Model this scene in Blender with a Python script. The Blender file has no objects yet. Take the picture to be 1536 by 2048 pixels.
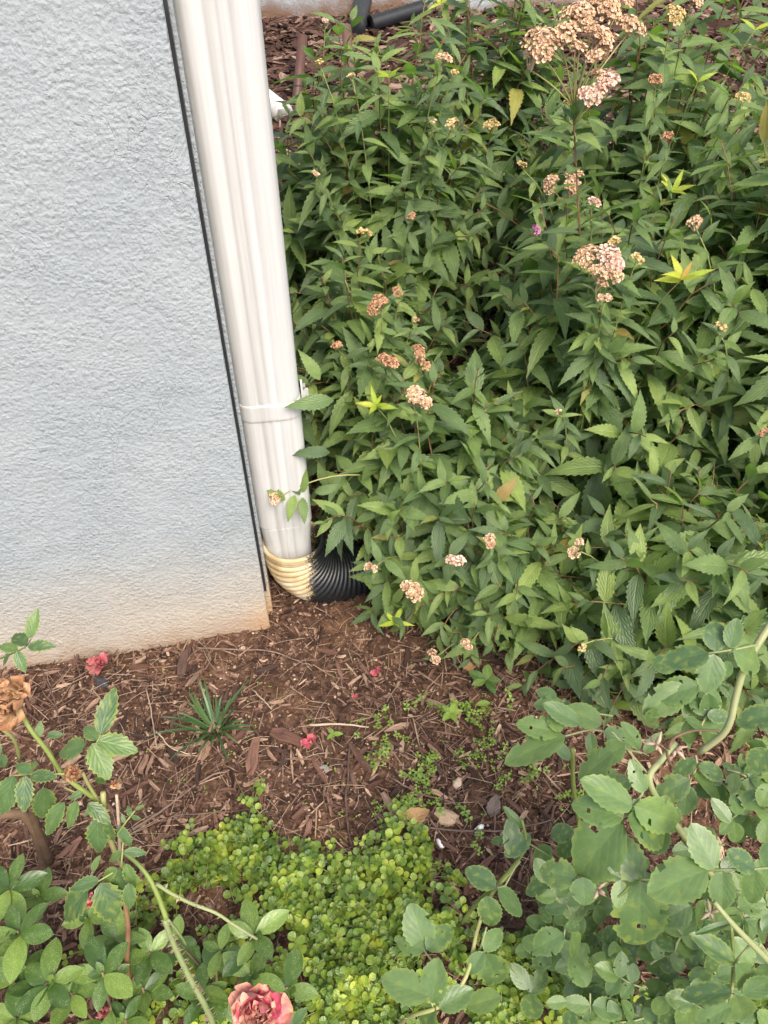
import bpy, math, random
import numpy as np
from mathutils import Vector, Matrix
from mathutils.bvhtree import BVHTree

random.seed(7)
rng = np.random.default_rng(7)
PI = math.pi
scene = bpy.context.scene
C = scene.collection

# ------------------------------------------------------------------ camera
F, CX, CY, H = 1560.0, 768.0, 1024.0, 1.2
cam_d = bpy.data.cameras.new('camera')
cam_d.sensor_fit = 'VERTICAL'
cam_d.sensor_height = 36.0
cam_d.sensor_width = 27.0
cam_d.lens = F / 2048 * 36.0
cam_d.clip_start = 0.02
cam_d.clip_end = 200
cam = bpy.data.objects.new('camera', cam_d)
C.objects.link(cam)
nad = np.array([(793 - CX) / F, -(2720 - CY) / F, -1.0])
nad /= np.linalg.norm(nad)
zc = -nad
fw = np.array([0, 0, -1.0])
yc = fw - fw.dot(zc) * zc
yc /= np.linalg.norm(yc)
xc = np.cross(yc, zc)
R = np.array([xc, yc, zc])
CAM = np.array([0, 0, H])
m4 = Matrix([list(R[i]) + [CAM[i]] for i in range(3)] + [[0, 0, 0, 1]])
cam.matrix_world = m4
scene.camera = cam

# ------------------------------------------------------------------ light
SUN_EL, SUN_AZ = math.radians(52), math.radians(156)   # azimuth clockwise from +Y
w = bpy.data.worlds.new('World')
scene.world = w
w.use_nodes = True
nt = w.node_tree
bg = nt.nodes['Background']
sky = nt.nodes.new('ShaderNodeTexSky')
sky.sky_type = 'NISHITA'
sky.sun_disc = False
sky.sun_elevation = SUN_EL
sky.sun_rotation = SUN_AZ
sky.air_density = 1.0
sky.dust_density = 4.0
sky.ozone_density = 1.0
nt.links.new(sky.outputs[0], bg.inputs[0])
bg.inputs[1].default_value = 0.15
sd = bpy.data.lights.new('sun', 'SUN')
sd.energy = 1.5
sd.angle = math.radians(28)
sd.color = (1.0, 0.94, 0.85)
sun = bpy.data.objects.new('sun', sd)
C.objects.link(sun)
sdir = Vector((math.sin(SUN_AZ) * math.cos(SUN_EL), math.cos(SUN_AZ) * math.cos(SUN_EL), math.sin(SUN_EL)))
sun.rotation_euler = sdir.to_track_quat('Z', 'Y').to_euler()
sun.location = sdir * 10
scene.view_settings.view_transform = 'Standard'
scene.view_settings.look = 'None'
scene.view_settings.gamma = 1
scene.view_settings.use_curve_mapping = False
scene.view_settings.exposure = 1.32

# ------------------------------------------------------------------ places
def ray(px, py):
    return R @ np.array([(px - CX) / F, -(py - CY) / F, -1.0])

def PD(px, py, d):
    return CAM + d * ray(px, py)

def project(p):
    q = R.T @ (np.asarray(p) - CAM)
    return CX + F * q[0] / -q[2], CY - F * q[1] / -q[2], -q[2]

def vnoise(x, y, s, seed):
    """smooth value noise in -1..1 on arrays"""
    x = np.asarray(x, float) * s
    y = np.asarray(y, float) * s
    xi, yi = np.floor(x).astype(int), np.floor(y).astype(int)
    fx, fy = x - xi, y - yi
    fx, fy = fx * fx * (3 - 2 * fx), fy * fy * (3 - 2 * fy)
    def h(a, b):
        n = (a * 374761393 + b * 668265263 + seed * 974711) & 0x7fffffff
        n = ((n ^ (n >> 13)) * 1274126177) & 0x7fffffff
        return ((n ^ (n >> 16)) & 0xffff) / 32767.5 - 1
    a = h(xi, yi) * (1 - fx) + h(xi + 1, yi) * fx
    b = h(xi, yi + 1) * (1 - fx) + h(xi + 1, yi + 1) * fx
    return a * (1 - fy) + b * fy

def gz(x, y):
    x = np.asarray(x, float)
    y = np.asarray(y, float)
    t = np.maximum(y - 1.35, 0)
    rise = 0.115 * t * t / (t + 0.35)
    return rise + 0.010 * vnoise(x, y, 4.0, 3) + 0.004 * vnoise(x, y, 13.0, 5)

def G(px, py, lift=0.0):
    d = ray(px, py)
    lo, hi = 0.2, 12.0
    for _ in range(50):
        m = (lo + hi) / 2
        p = CAM + m * d
        if p[2] > gz(p[0], p[1]) + lift:
            lo = m
        else:
            hi = m
    p = CAM + lo * d
    return p

# ------------------------------------------------------------------ helpers
def link_obj(name, data, parent=None, mat4=None):
    o = bpy.data.objects.new(name, data)
    C.objects.link(o)
    if parent is not None:
        o.parent = parent
    if mat4 is not None:
        o.matrix_basis = mat4
    return o

def tag(o, label=None, cat=None, group=None, kind=None):
    if label: o['label'] = label
    if cat: o['category'] = cat
    if group: o['group'] = group
    if kind: o['kind'] = kind
    return o

def empty(name, loc, label, cat, group=None):
    o = link_obj(name, None)
    o.location = Vector(loc)
    o.empty_display_size = 0.05
    return tag(o, label, cat, group)

def mesh_np(name, V, Fa, mat, uv=None, smooth=True):
    """V n x 3, Fa m x k (one k) -> mesh data"""
    V = np.asarray(V, np.float32)
    Fa = np.asarray(Fa, np.int32)
    me = bpy.data.meshes.new(name)
    k = Fa.shape[1]
    me.vertices.add(len(V))
    me.vertices.foreach_set('co', V.ravel())
    me.loops.add(Fa.size)
    me.loops.foreach_set('vertex_index', Fa.ravel())
    me.polygons.add(len(Fa))
    me.polygons.foreach_set('loop_start', np.arange(0, Fa.size, k, dtype=np.int32))
    me.polygons.foreach_set('loop_total', np.full(len(Fa), k, np.int32))
    me.polygons.foreach_set('use_smooth', np.full(len(Fa), smooth, bool))
    if uv is not None:
        l = me.uv_layers.new(name='UVMap')
        l.data.foreach_set('uv', np.asarray(uv, np.float32)[Fa.ravel()].ravel())
    me.update(calc_edges=True)
    me.validate()
    if mat: me.materials.append(mat)
    return me

class MB:
    """collects quads/tris as one mesh"""
    def __init__(s):
        s.v, s.f, s.uv, s.n = [], [], [], 0
    def add(s, V, Fa, uv=None):
        V = np.asarray(V, float)
        Fa = [list(x) for x in Fa]
        s.v.append(V)
        s.f += [[i + s.n for i in x] for x in Fa]
        s.uv.append(np.zeros((len(V), 2)) if uv is None else np.asarray(uv, float))
        s.n += len(V)
        return s
    def tube(s, pts, rad, sides=6, cap=True):
        pts = np.asarray(pts, float)
        n = len(pts)
        rad = np.broadcast_to(np.asarray(rad, float), (n,)) if np.ndim(rad) == 0 or len(np.atleast_1d(rad)) == n else np.linspace(rad[0], rad[-1], n)
        V, U = [], []
        ref = None
        for i in range(n):
            t = pts[min(i + 1, n - 1)] - pts[max(i - 1, 0)]
            t = t / (np.linalg.norm(t) + 1e-12)
            if ref is None:
                ref = np.array([0, 0, 1.0]) if abs(t[2]) < .9 else np.array([1.0, 0, 0])
            a = ref - ref.dot(t) * t
            a /= np.linalg.norm(a) + 1e-12
            b = np.cross(t, a)
            ref = a
            for k in range(sides):
                an = 2 * PI * k / sides
                V.append(pts[i] + rad[i] * (math.cos(an) * a + math.sin(an) * b))
                U.append((k / sides, i / (n - 1)))
        Fa = [[i * sides + k, i * sides + (k + 1) % sides, (i + 1) * sides + (k + 1) % sides, (i + 1) * sides + k]
              for i in range(n - 1) for k in range(sides)]
        if cap:
            Fa += [list(range(sides))[::-1], [(n - 1) * sides + k for k in range(sides)]]
        return s.add(V, Fa, U)
    def data(s, name, mat, smooth=True, origin=None):
        me = bpy.data.meshes.new(name)
        V = np.vstack(s.v)
        if origin is not None:
            V = V - np.asarray(origin)
        me.from_pydata(V.tolist(), [], s.f)
        uv = np.vstack(s.uv)
        l = me.uv_layers.new(name='UVMap')
        li = np.empty(len(me.loops), np.int32)
        me.loops.foreach_get('vertex_index', li)
        l.data.foreach_set('uv', uv[li].astype(np.float32).ravel())
        me.polygons.foreach_set('use_smooth', np.full(len(me.polygons), smooth, bool))
        me.update()
        if mat: me.materials.append(mat)
        return me
    def build(s, name, mat, parent=None, smooth=True):
        """vertices are in world space; the parent's location is taken off, or the object gets its own origin"""
        if parent is not None:
            return link_obj(name, s.data(name, mat, smooth, np.array(world_loc(parent))), parent)
        V = np.vstack(s.v)
        o0 = np.array([V[:, 0].mean(), V[:, 1].mean(), V[:, 2].min()])
        o = link_obj(name, s.data(name, mat, smooth, o0))
        o.location = Vector(o0)
        return o

def world_loc(o):
    l = o.matrix_basis.translation.copy()
    while o.parent:
        o = o.parent
        l += o.matrix_basis.translation
    return l

def unit(v):
    v = np.asarray(v, float)
    return v / (np.linalg.norm(v) + 1e-12)

def frame(base, d, n, s, sw=1.0):
    """4x4: y along d, z near n"""
    d = unit(d)
    x = np.cross(d, n)
    if np.linalg.norm(x) < 1e-4:
        x = np.cross(d, [1, 0, 0.1])
    x = unit(x)
    z = np.cross(x, d)
    M = np.eye(4)
    M[:3, 0], M[:3, 1], M[:3, 2], M[:3, 3] = x * s * sw, d * s, z * s, base
    return M

def bez(a, b, c, n):
    t = np.linspace(0, 1, n)[:, None]
    return (1 - t) ** 2 * a + 2 * t * (1 - t) * b + t * t * c

def rnd(a, b):
    return random.uniform(a, b)

def jit(s):
    return np.array([random.gauss(0, s) for _ in range(3)])

# ------------------------------------------------------------------ materials
def new_mat(name):
    m = bpy.data.materials.new(name)
    m.use_nodes = True
    t = m.node_tree
    return m, t, t.nodes['Principled BSDF'], t.nodes['Material Output']

class N:
    """tiny node helper"""
    def __init__(s, t):
        s.t = t
    def n(s, typ, **kw):
        x = s.t.nodes.new(typ)
        for k, v in kw.items():
            if k.startswith('_'):
                setattr(x, k[1:], v)
        return x
    def set(s, sock, v):
        if isinstance(v, bpy.types.NodeSocket):
            s.t.links.new(v, sock)
        elif v is not None:
            sock.default_value = v
    def math(s, op, a, b=None, c=None, clamp=False):
        x = s.n('ShaderNodeMath', _operation=op, _use_clamp=clamp)
        s.set(x.inputs[0], a); s.set(x.inputs[1], b); s.set(x.inputs[2], c)
        return x.outputs[0]
    def mix(s, f, a, b, mode='MIX'):
        x = s.n('ShaderNodeMix', _data_type='RGBA', _blend_type=mode)
        s.set(x.inputs[0], f)
        s.set(x.inputs[6], a if isinstance(a, bpy.types.NodeSocket) else (*a, 1))
        s.set(x.inputs[7], b if isinstance(b, bpy.types.NodeSocket) else (*b, 1))
        return x.outputs[2]
    def noise(s, vec, scale, detail=3, rough=.5, dist=0.0):
        x = s.n('ShaderNodeTexNoise')
        s.set(x.inputs['Vector'], vec)
        x.inputs['Scale'].default_value = scale
        x.inputs['Detail'].default_value = detail
        x.inputs['Roughness'].default_value = rough
        x.inputs['Distortion'].default_value = dist
        return x.outputs[0]
    def ramp(s, f, stops):
        x = s.n('ShaderNodeValToRGB')
        s.set(x.inputs[0], f)
        e = x.color_ramp.elements
        while len(e) < len(stops): e.new(0.5)
        for el, (p, c) in zip(e, stops):
            el.position = p
            el.color = (*c, 1)
        return x.outputs[0]
    def step(s, v, a, b):
        x = s.n('ShaderNodeMapRange', _interpolation_type='SMOOTHSTEP')
        s.set(x.inputs[0], v)
        x.inputs[1].default_value = a
        x.inputs[2].default_value = b
        return x.outputs[0]
    def bump(s, h, strength, dist, normal=None):
        x = s.n('ShaderNodeBump')
        x.inputs['Strength'].default_value = strength
        x.inputs['Distance'].default_value = dist
        s.set(x.inputs['Height'], h)
        if normal: s.set(x.inputs['Normal'], normal)
        return x.outputs[0]
    def coord(s, out='Object', scale=None):
        c = s.n('ShaderNodeTexCoord').outputs[out]
        if scale:
            mp = s.n('ShaderNodeMapping')
            s.set(mp.inputs[0], c)
            mp.inputs['Scale'].default_value = scale
            return mp.outputs[0]
        return c
    def rand(s):
        a = s.n('ShaderNodeObjectInfo').outputs['Random']
        b = s.n('ShaderNodeNewGeometry').outputs['Random Per Island']
        return s.math('FRACT', s.math('MULTIPLY_ADD', b, 7.31, a))

def leaf_mat(name, stops, veins=9, slant=.55, vein_c=.25, rough=.55, trans=.25, speck=None, edge=None, blotch=0.0, bump=.35, trans_c=None, patch=None):
    m, t, b, out = new_mat(name)
    q = N(t)
    sp = q.n('ShaderNodeSeparateXYZ')
    q.set(sp.inputs[0], q.coord('UV'))
    u, v = sp.outputs[0], sp.outputs[1]
    a = q.math('MULTIPLY', q.math('ABSOLUTE', q.math('SUBTRACT', u, .5)), 2.0)
    sl = q.math('SUBTRACT', v, q.math('MULTIPLY', a, slant * .45))
    wave = q.math('SINE', q.math('MULTIPLY', sl, veins * 2 * PI))
    lines = q.step(wave, .72, 1.0)
    rib = q.step(a, .09, .0)
    r = q.rand()
    if patch:
        pn = q.noise(q.n('ShaderNodeNewGeometry').outputs['Position'], patch, 3, .6)
        r = q.math('ADD', q.math('MULTIPLY', q.math('SUBTRACT', pn, .5), 2.2), q.math('MULTIPLY_ADD', r, .5, .25), clamp=True)
    col = q.ramp(r, stops)
    vein = q.math('MAXIMUM', q.math('MULTIPLY', lines, .5), rib)
    light = q.mix(1.0, col, (1.6, 1.55, 1.5), 'MULTIPLY')
    col = q.mix(q.math('MULTIPLY', vein, vein_c), col, light)
    oc = q.coord('Object')
    nz = q.noise(oc, 3.0, 3)
    col = q.mix(1.0, col, q.ramp(nz, [(.3, (.78, .8, .78)), (.7, (1.2, 1.18, 1.15))]), 'MULTIPLY')
    if blotch:
        bn = q.noise(q.coord('Generated', (1.5, 1.5, 1.5)), 2.5, 4)
        ob = q.n('ShaderNodeObjectInfo').outputs['Random']
        col = q.mix(q.math('MULTIPLY', q.step(q.math('ADD', bn, q.math('MULTIPLY', ob, .12)), .60, .74), blotch), col, (.20, .24, .045))
    if edge:
        col = q.mix(q.math('MULTIPLY', q.step(a, .72, 1.0), .55), col, edge)
    if speck:
        sn = q.noise(oc, speck[1], 2, .6)
        msk = q.noise(oc, 2.2, 2)
        k = q.math('MULTIPLY', q.step(sn, .56, .62), q.step(q.math('ADD', msk, q.math('MULTIPLY', r, .2)), .5, .62))
        col = q.mix(q.math('MULTIPLY', k, .65), col, speck[0])
    q.set(b.inputs['Base Color'], col)
    b.inputs['Roughness'].default_value = rough
    b.inputs['Specular IOR Level'].default_value = .45
    hgt = q.math('ADD', q.math('MULTIPLY', q.math('POWER', q.math('ABSOLUTE', q.math('SINE', q.math('MULTIPLY', sl, veins * PI))), .6), .7), q.math('MULTIPLY', q.step(a, .16, 0), -.8))
    hgt = q.math('ADD', hgt, q.math('MULTIPLY', nz, .8))
    nb = q.bump(hgt, bump, .003)
    q.set(b.inputs['Normal'], nb)
    tr = q.n('ShaderNodeBsdfTranslucent')
    q.set(tr.inputs[0], q.mix(1.0, col, trans_c or (1.5, 1.9, .7), 'MULTIPLY'))
    ms = q.n('ShaderNodeMixShader')
    ms.inputs[0].default_value = trans
    t.links.new(b.outputs[0], ms.inputs[1])
    t.links.new(tr.outputs[0], ms.inputs[2])
    t.links.new(ms.outputs[0], out.inputs[0])
    return m

def plain_mat(name, stops, scale=60, rough=.7, bump=.3, dist=.002, stretch=None, spec=.3):
    m, t, b, out = new_mat(name)
    q = N(t)
    vec = q.coord('Object', stretch)
    nz = q.noise(vec, scale, 4, .6)
    col = q.ramp(q.math('ADD', q.math('MULTIPLY', nz, .6), q.math('MULTIPLY', q.rand(), .4)), stops)
    q.set(b.inputs['Base Color'], col)
    b.inputs['Roughness'].default_value = rough
    b.inputs['Specular IOR Level'].default_value = spec
    q.set(b.inputs['Normal'], q.bump(nz, bump, dist))
    return m

def stucco_mat():
    m, t, b, out = new_mat('stucco')
    q = N(t)
    oc = q.coord('Object')
    sp = q.n('ShaderNodeSeparateXYZ'); q.set(sp.inputs[0], oc)
    big = q.noise(oc, 5, 3)
    col = q.ramp(big, [(.3, (.238, .266, .274)), (.7, (.282, .306, .315))])
    fine = q.noise(oc, 260, 3, .6)
    pv = q.n('ShaderNodeTexVoronoi', _feature='SMOOTH_F1')
    q.set(pv.inputs['Vector'], q.coord('Object', (1, 1, 1.25)))
    pv.inputs['Scale'].default_value = 150
    grain = q.math('SUBTRACT', 1.0, pv.outputs['Distance'])
    worm = q.noise(q.coord('Object', (1, 1, 1.15)), 95, 2, .5, .5)
    swirl = q.noise(q.coord('Object', (1, 1, .45)), 34, 3, .55, 2.2)
    # pale paint worn off the high grains
    col = q.mix(q.math('MULTIPLY', q.step(fine, .45, .65), .25), col, (.37, .395, .40))
    # splashed soil on the foot of the wall, uneven upper edge
    up = q.math('ADD', sp.outputs[2], q.math('MULTIPLY', q.math('SUBTRACT', q.noise(oc, 9, 4), .5), .12))
    col = q.mix(q.step(up, .30, .02), col, (.37, .325, .265))
    col = q.mix(q.math('MULTIPLY', q.step(up, .07, -.01), .7), col, (.30, .20, .125))
    # rust coloured stain on the corner
    cor = q.math('MULTIPLY', q.step(sp.outputs[0], -.07, -.005), q.step(up, .12, .02))
    col = q.mix(q.math('MULTIPLY', cor, .5), col, (.42, .24, .10))
    q.set(b.inputs['Base Color'], col)
    b.inputs['Roughness'].default_value = .75
    b.inputs['Specular IOR Level'].default_value = .25
    h = q.math('ADD', q.math('MULTIPLY', fine, .7), q.math('MULTIPLY', worm, .5))
    h = q.math('ADD', h, q.math('MULTIPLY', grain, .6))
    h = q.math('ADD', h, q.math('MULTIPLY', q.step(swirl, .44, .56), .16))
    ln = q.math('ABSOLUTE', q.math('SUBTRACT', q.noise(oc, 13, 2, .5, 3.5), .5))
    lm = q.step(q.noise(oc, 4, 2), .50, .60)
    h = q.math('SUBTRACT', h, q.math('MULTIPLY', q.math('MULTIPLY', q.step(ln, .022, .0), lm), .3))
    calm = q.math('MULTIPLY_ADD', q.step(q.noise(oc, 16, 3), .36, .60), .3, .7)
    h = q.math('MULTIPLY', h, calm)
    q.set(b.inputs['Normal'], q.bump(h, .62, .005))
    return m

def metal_paint_mat():
    m, t, b, out = new_mat('white_paint')
    q = N(t)
    oc = q.coord('Object')
    st = q.noise(q.coord('Object', (60, 60, 1.2)), 1.0, 4, .6)
    col = q.ramp(st, [(.3, (.36, .352, .33)), (.5, (.445, .44, .425)), (.72, (.52, .52, .51))])
    sp = q.n('ShaderNodeSeparateXYZ'); q.set(sp.inputs[0], oc)
    dirt = q.math('MULTIPLY', q.step(q.math('ADD', sp.outputs[2], q.math('MULTIPLY', q.noise(oc, 40, 3), .03)), .09, .02), .5)
    col = q.mix(dirt, col, (.50, .40, .25))
    spots = q.step(q.noise(oc, 140, 2), .73, .78)
    col = q.mix(q.math('MULTIPLY', spots, .5), col, (.35, .33, .28))
    q.set(b.inputs['Base Color'], col)
    b.inputs['Roughness'].default_value = .33
    h = q.math('ADD', q.noise(oc, 22, 3), q.math('MULTIPLY', q.noise(oc, 170, 2), .12))
    q.set(b.inputs['Normal'], q.bump(h, .22, .004))
    return m

def drain_mat():
    """black plastic with cream paint on the side next to the wall"""
    m, t, b, out = new_mat('painted_black_plastic')
    q = N(t)
    oc = q.coord('Object')
    sp = q.n('ShaderNodeSeparateXYZ'); q.set(sp.inputs[0], oc)
    nz = q.noise(oc, 34, 5, .65)
    fine = q.noise(oc, 320, 3, .6)
    e = q.math('ADD', sp.outputs[0], q.math('MULTIPLY', q.math('SUBTRACT', nz, .5), .035))
    e = q.math('ADD', e, q.math('MULTIPLY', q.math('SUBTRACT', fine, .5), .06))
    e = q.math('ADD', e, q.math('MULTIPLY', sp.outputs[2], -.10))
    paint = q.step(e, .030, .012)
    chips = q.step(q.noise(oc, 55, 3, .6), .66, .69)
    paint = q.math('MULTIPLY', paint, q.math('SUBTRACT', 1.0, chips))
    cream = q.ramp(q.noise(oc, 26, 4), [(.3, (.33, .235, .115)), (.5, (.47, .36, .20)), (.72, (.58, .50, .35))])
    cream = q.mix(q.math('MULTIPLY', q.step(fine, .55, .7), .35), cream, (.42, .30, .15))
    dust = q.mix(q.math('MULTIPLY', q.step(fine, .58, .75), .2), (.010, .011, .012), (.16, .13, .10))
    q.set(b.inputs['Base Color'], q.mix(paint, dust, cream))
    rr = q.n('ShaderNodeMapRange'); q.set(rr.inputs[0], paint)
    rr.inputs[3].default_value = .38; rr.inputs[4].default_value = .7
    q.set(b.inputs['Roughness'], rr.outputs[0])
    q.set(b.inputs['Normal'], q.bump(fine, .12, .002))
    return m

def soil_mat():
    m, t, b, out = new_mat('soil')
    q = N(t)
    oc = q.coord('Object')
    a = q.noise(oc, 70, 6, .7)
    c = q.noise(oc, 7, 3)
    col = q.ramp(a, [(.3, (.026, .015, .010)), (.5, (.085, .047, .031)), (.68, (.20, .115, .075))])
    col = q.mix(q.step(c, .48, .66), col, q.ramp(a, [(.3, (.075, .038, .02)), (.7, (.23, .13, .075))]))
    q.set(b.inputs['Base Color'], col)
    b.inputs['Roughness'].default_value = .95
    b.inputs['Specular IOR Level'].default_value = .1
    q.set(b.inputs['Normal'], q.bump(a, .9, .012))
    return m

def chip_mat(name, stops):
    m, t, b, out = new_mat(name)
    q = N(t)
    g = q.noise(q.coord('UV', (14, 1.2, 1)), 1.0, 4, .6)
    col = q.ramp(q.rand(), stops)
    col = q.mix(1.0, col, q.ramp(g, [(.28, (.45, .43, .42)), (.5, (1, 1, 1)), (.75, (1.5, 1.45, 1.4))]), 'MULTIPLY')
    q.set(b.inputs['Base Color'], col)
    b.inputs['Roughness'].default_value = .85
    b.inputs['Specular IOR Level'].default_value = .2
    q.set(b.inputs['Normal'], q.bump(g, .6, .003))
    return m

def petal_mat(name, base, tip, blotch):
    m, t, b, out = new_mat(name)
    q = N(t)
    sp = q.n('ShaderNodeSeparateXYZ'); q.set(sp.inputs[0], q.coord('UV'))
    nz = q.noise(q.coord('Object'), 4, 4, .6)
    e = q.math('ADD', sp.outputs[1], q.math('MULTIPLY', q.math('SUBTRACT', nz, .5), 1.1))
    e = q.math('ADD', e, q.math('MULTIPLY', q.math('SUBTRACT', q.rand(), .5), .5))
    col = q.mix(q.step(e, .45, .95), base, tip)
    col = q.mix(q.math('MULTIPLY', q.step(nz, .58, .68), .7), col, blotch)
    q.set(b.inputs['Base Color'], col)
    b.inputs['Roughness'].default_value = .6
    q.set(b.inputs['Normal'], q.bump(q.noise(q.coord('UV', (9, 2, 1)), 1, 3), .5, .003))
    return m

def floret_mat(name, stops, heart):
    m, t, b, out = new_mat(name)
    q = N(t)
    sp = q.n('ShaderNodeSeparateXYZ'); q.set(sp.inputs[0], q.coord('UV'))
    col = q.mix(q.step(sp.outputs[1], .55, .25), q.ramp(q.rand(), stops), heart)
    q.set(b.inputs['Base Color'], col)
    b.inputs['Roughness'].default_value = .8
    return m

M = {}
M['stucco'] = stucco_mat()
M['paint'] = metal_paint_mat()
M['drain'] = drain_mat()
M['soil'] = soil_mat()
M['mulch'] = chip_mat('mulch_wood', [(0, (.026, .015, .011)), (.22, (.07, .038, .027)), (.45, (.13, .072, .050)), (.66, (.195, .115, .080)), (.86, (.29, .185, .125)), (1, (.40, .28, .19))])
M['chip_dark'] = chip_mat('dark_bark', [(0, (.036, .022, .016)), (1, (.085, .050, .038))])
M['chip_red'] = chip_mat('reddish_wood', [(0, (.085, .042, .029)), (1, (.155, .082, .058))])
M['chip_tan'] = chip_mat('tan_wood', [(0, (.18, .115, .08)), (1, (.30, .20, .14))])
M['backmulch'] = chip_mat('shaded_mulch_wood', [(0, (.02, .011, .008)), (.4, (.058, .030, .022)), (.75, (.115, .066, .050)), (1, (.25, .17, .13))])  # mulch wood again, the shade of the far bed put into darker colours
M['spirea'] = leaf_mat('spirea_leaf', [(0, (.080, .125, .056)), (.35, (.125, .185, .070)), (.7, (.165, .235, .078)), (1, (.24, .31, .090))], 8, .9, .5, .38, .38, bump=.5)
M['young'] = leaf_mat('young_spirea_leaf', [(0, (.26, .36, .035)), (.5, (.33, .42, .04)), (1, (.42, .42, .05))], 8, .9, .3, .5, .35, edge=(.34, .20, .05))
M['aged'] = leaf_mat('aged_spirea_leaf', [(0, (.17, .20, .05)), (.6, (.26, .25, .06)), (1, (.25, .16, .06))], 8, .9, .5, .5, .3, blotch=.6, edge=(.22, .12, .05))
M['autumn'] = leaf_mat('turning_spirea_leaf', [(0, (.38, .22, .05)), (1, (.45, .30, .06))], 8, .9, .3, .5, .3)
M['rose'] = leaf_mat('rose_leaf', [(0, (.062, .112, .042)), (.5, (.092, .152, .052)), (1, (.13, .20, .064))], 5, 1.1, .28, .36, .25, blotch=.5, edge=(.17, .24, .06), bump=.07)
M['roseleft'] = leaf_mat('small_rose_leaf', [(0, (.055, .10, .038)), (.5, (.078, .135, .046)), (1, (.115, .18, .055))], 5, 1.1, .3, .42, .22, edge=(.24, .28, .06), blotch=.5, bump=.2)
M['azalea'] = leaf_mat('azalea_leaf', [(0, (.036, .075, .017)), (.5, (.066, .12, .023)), (1, (.14, .215, .036))], 4, 1.0, .25, .36, .2, speck=((.34, .41, .19), 55), bump=.08)
M['jenny'] = leaf_mat('creeping_leaf', [(0, (.05, .10, .020)), (.4, (.12, .19, .030)), (.75, (.22, .29, .038)), (1, (.34, .38, .045))], 3, .5, .35, .38, .25, bump=.25, patch=26)
M['clover'] = leaf_mat('clover_leaf', [(0, (.12, .20, .035)), (1, (.23, .32, .05))], 3, .5, .3, .5, .25, bump=.1)
M['grass'] = leaf_mat('strap_leaf', [(0, (.03, .068, .022)), (.6, (.052, .105, .033)), (1, (.09, .15, .05))], 0.01, .1, .5, .35, .15, bump=.1)
M['stem'] = plain_mat('brown_stem', [(.25, (.07, .032, .018)), (.5, (.14, .070, .034)), (.8, (.22, .14, .06))], 40)
M['greenstem'] = plain_mat('green_stem', [(.25, (.17, .17, .05)), (.55, (.24, .25, .08)), (.8, (.33, .30, .13))], 40)
M['cane'] = plain_mat('green_cane', [(.25, (.13, .17, .04)), (.5, (.20, .25, .065)), (.75, (.30, .27, .12))], 30, .5)
M['palecane'] = plain_mat('pale_cane', [(.25, (.15, .19, .075)), (.5, (.21, .24, .10)), (.8, (.30, .29, .15))], 30, .5)
M['woodycane'] = plain_mat('woody_cane', [(.25, (.06, .035, .02)), (.5, (.13, .08, .045)), (.8, (.25, .17, .10))], 60, .8, .6)
M['dryhead'] = floret_mat('dried_floret', [(0, (.34, .20, .11)), (.4, (.48, .32, .18)), (.75, (.60, .43, .26)), (1, (.60, .41, .31))], (.23, .10, .055))
M['brownhead'] = floret_mat('brown_floret', [(0, (.26, .12, .06)), (.5, (.38, .20, .10)), (1, (.50, .30, .17))], (.13, .05, .03))
M['yellowhead'] = floret_mat('yellowed_floret', [(0, (.34, .24, .08)), (.5, (.45, .33, .13)), (1, (.55, .44, .22))], (.2, .12, .04))
M['pinkhead'] = floret_mat('pink_floret', [(0, (.45, .10, .25)), (.5, (.60, .22, .40)), (1, (.75, .48, .55))], (.35, .06, .18))
M['paletip'] = floret_mat('pinkish_floret', [(0, (.46, .26, .18)), (.5, (.60, .41, .30)), (1, (.68, .52, .44))], (.32, .14, .10))
M['pink'] = petal_mat('pink_petal', (.50, .075, .13), (.56, .27, .19), (.52, .34, .18))
M['tan'] = petal_mat('faded_petal', (.42, .28, .14), (.40, .20, .10), (.25, .10, .045))
M['wilted'] = petal_mat('wilted_petal', (.36, .06, .085), (.40, .13, .12), (.30, .10, .07))
M['twig'] = plain_mat('twig_bark', [(.25, (.05, .03, .022)), (.5, (.11, .07, .052)), (.8, (.22, .15, .11))], 90, .85)
M['paletwig'] = plain_mat('pale_twig', [(.25, (.22, .15, .10)), (.5, (.33, .24, .16)), (.8, (.46, .35, .25))], 90, .85)
M['stone'] = plain_mat('stone', [(.25, (.28, .19, .12)), (.5, (.40, .28, .18)), (.8, (.50, .40, .30))], 90, .8)
M['whitestone'] = plain_mat('white_scrap', [(.25, (.62, .60, .55)), (.6, (.75, .74, .70)), (.8, (.82, .81, .79))], 60, .7)
M['greystone'] = plain_mat('grey_stone', [(.25, (.12, .11, .10)), (.6, (.22, .20, .18)), (.8, (.30, .28, .25))], 90, .7)
M['blackstone'] = plain_mat('black_plastic', [(.25, (.012, .014, .017)), (.6, (.03, .033, .038)), (.8, (.08, .085, .09))], 60, .4)
M['brownpipe'] = plain_mat('brown_plastic', [(.25, (.07, .034, .026)), (.6, (.105, .052, .040)), (.8, (.15, .085, .065))], 20, .5)
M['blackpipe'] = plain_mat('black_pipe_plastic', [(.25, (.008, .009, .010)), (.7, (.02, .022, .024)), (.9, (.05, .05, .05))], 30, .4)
M['dirtywall'] = None

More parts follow.
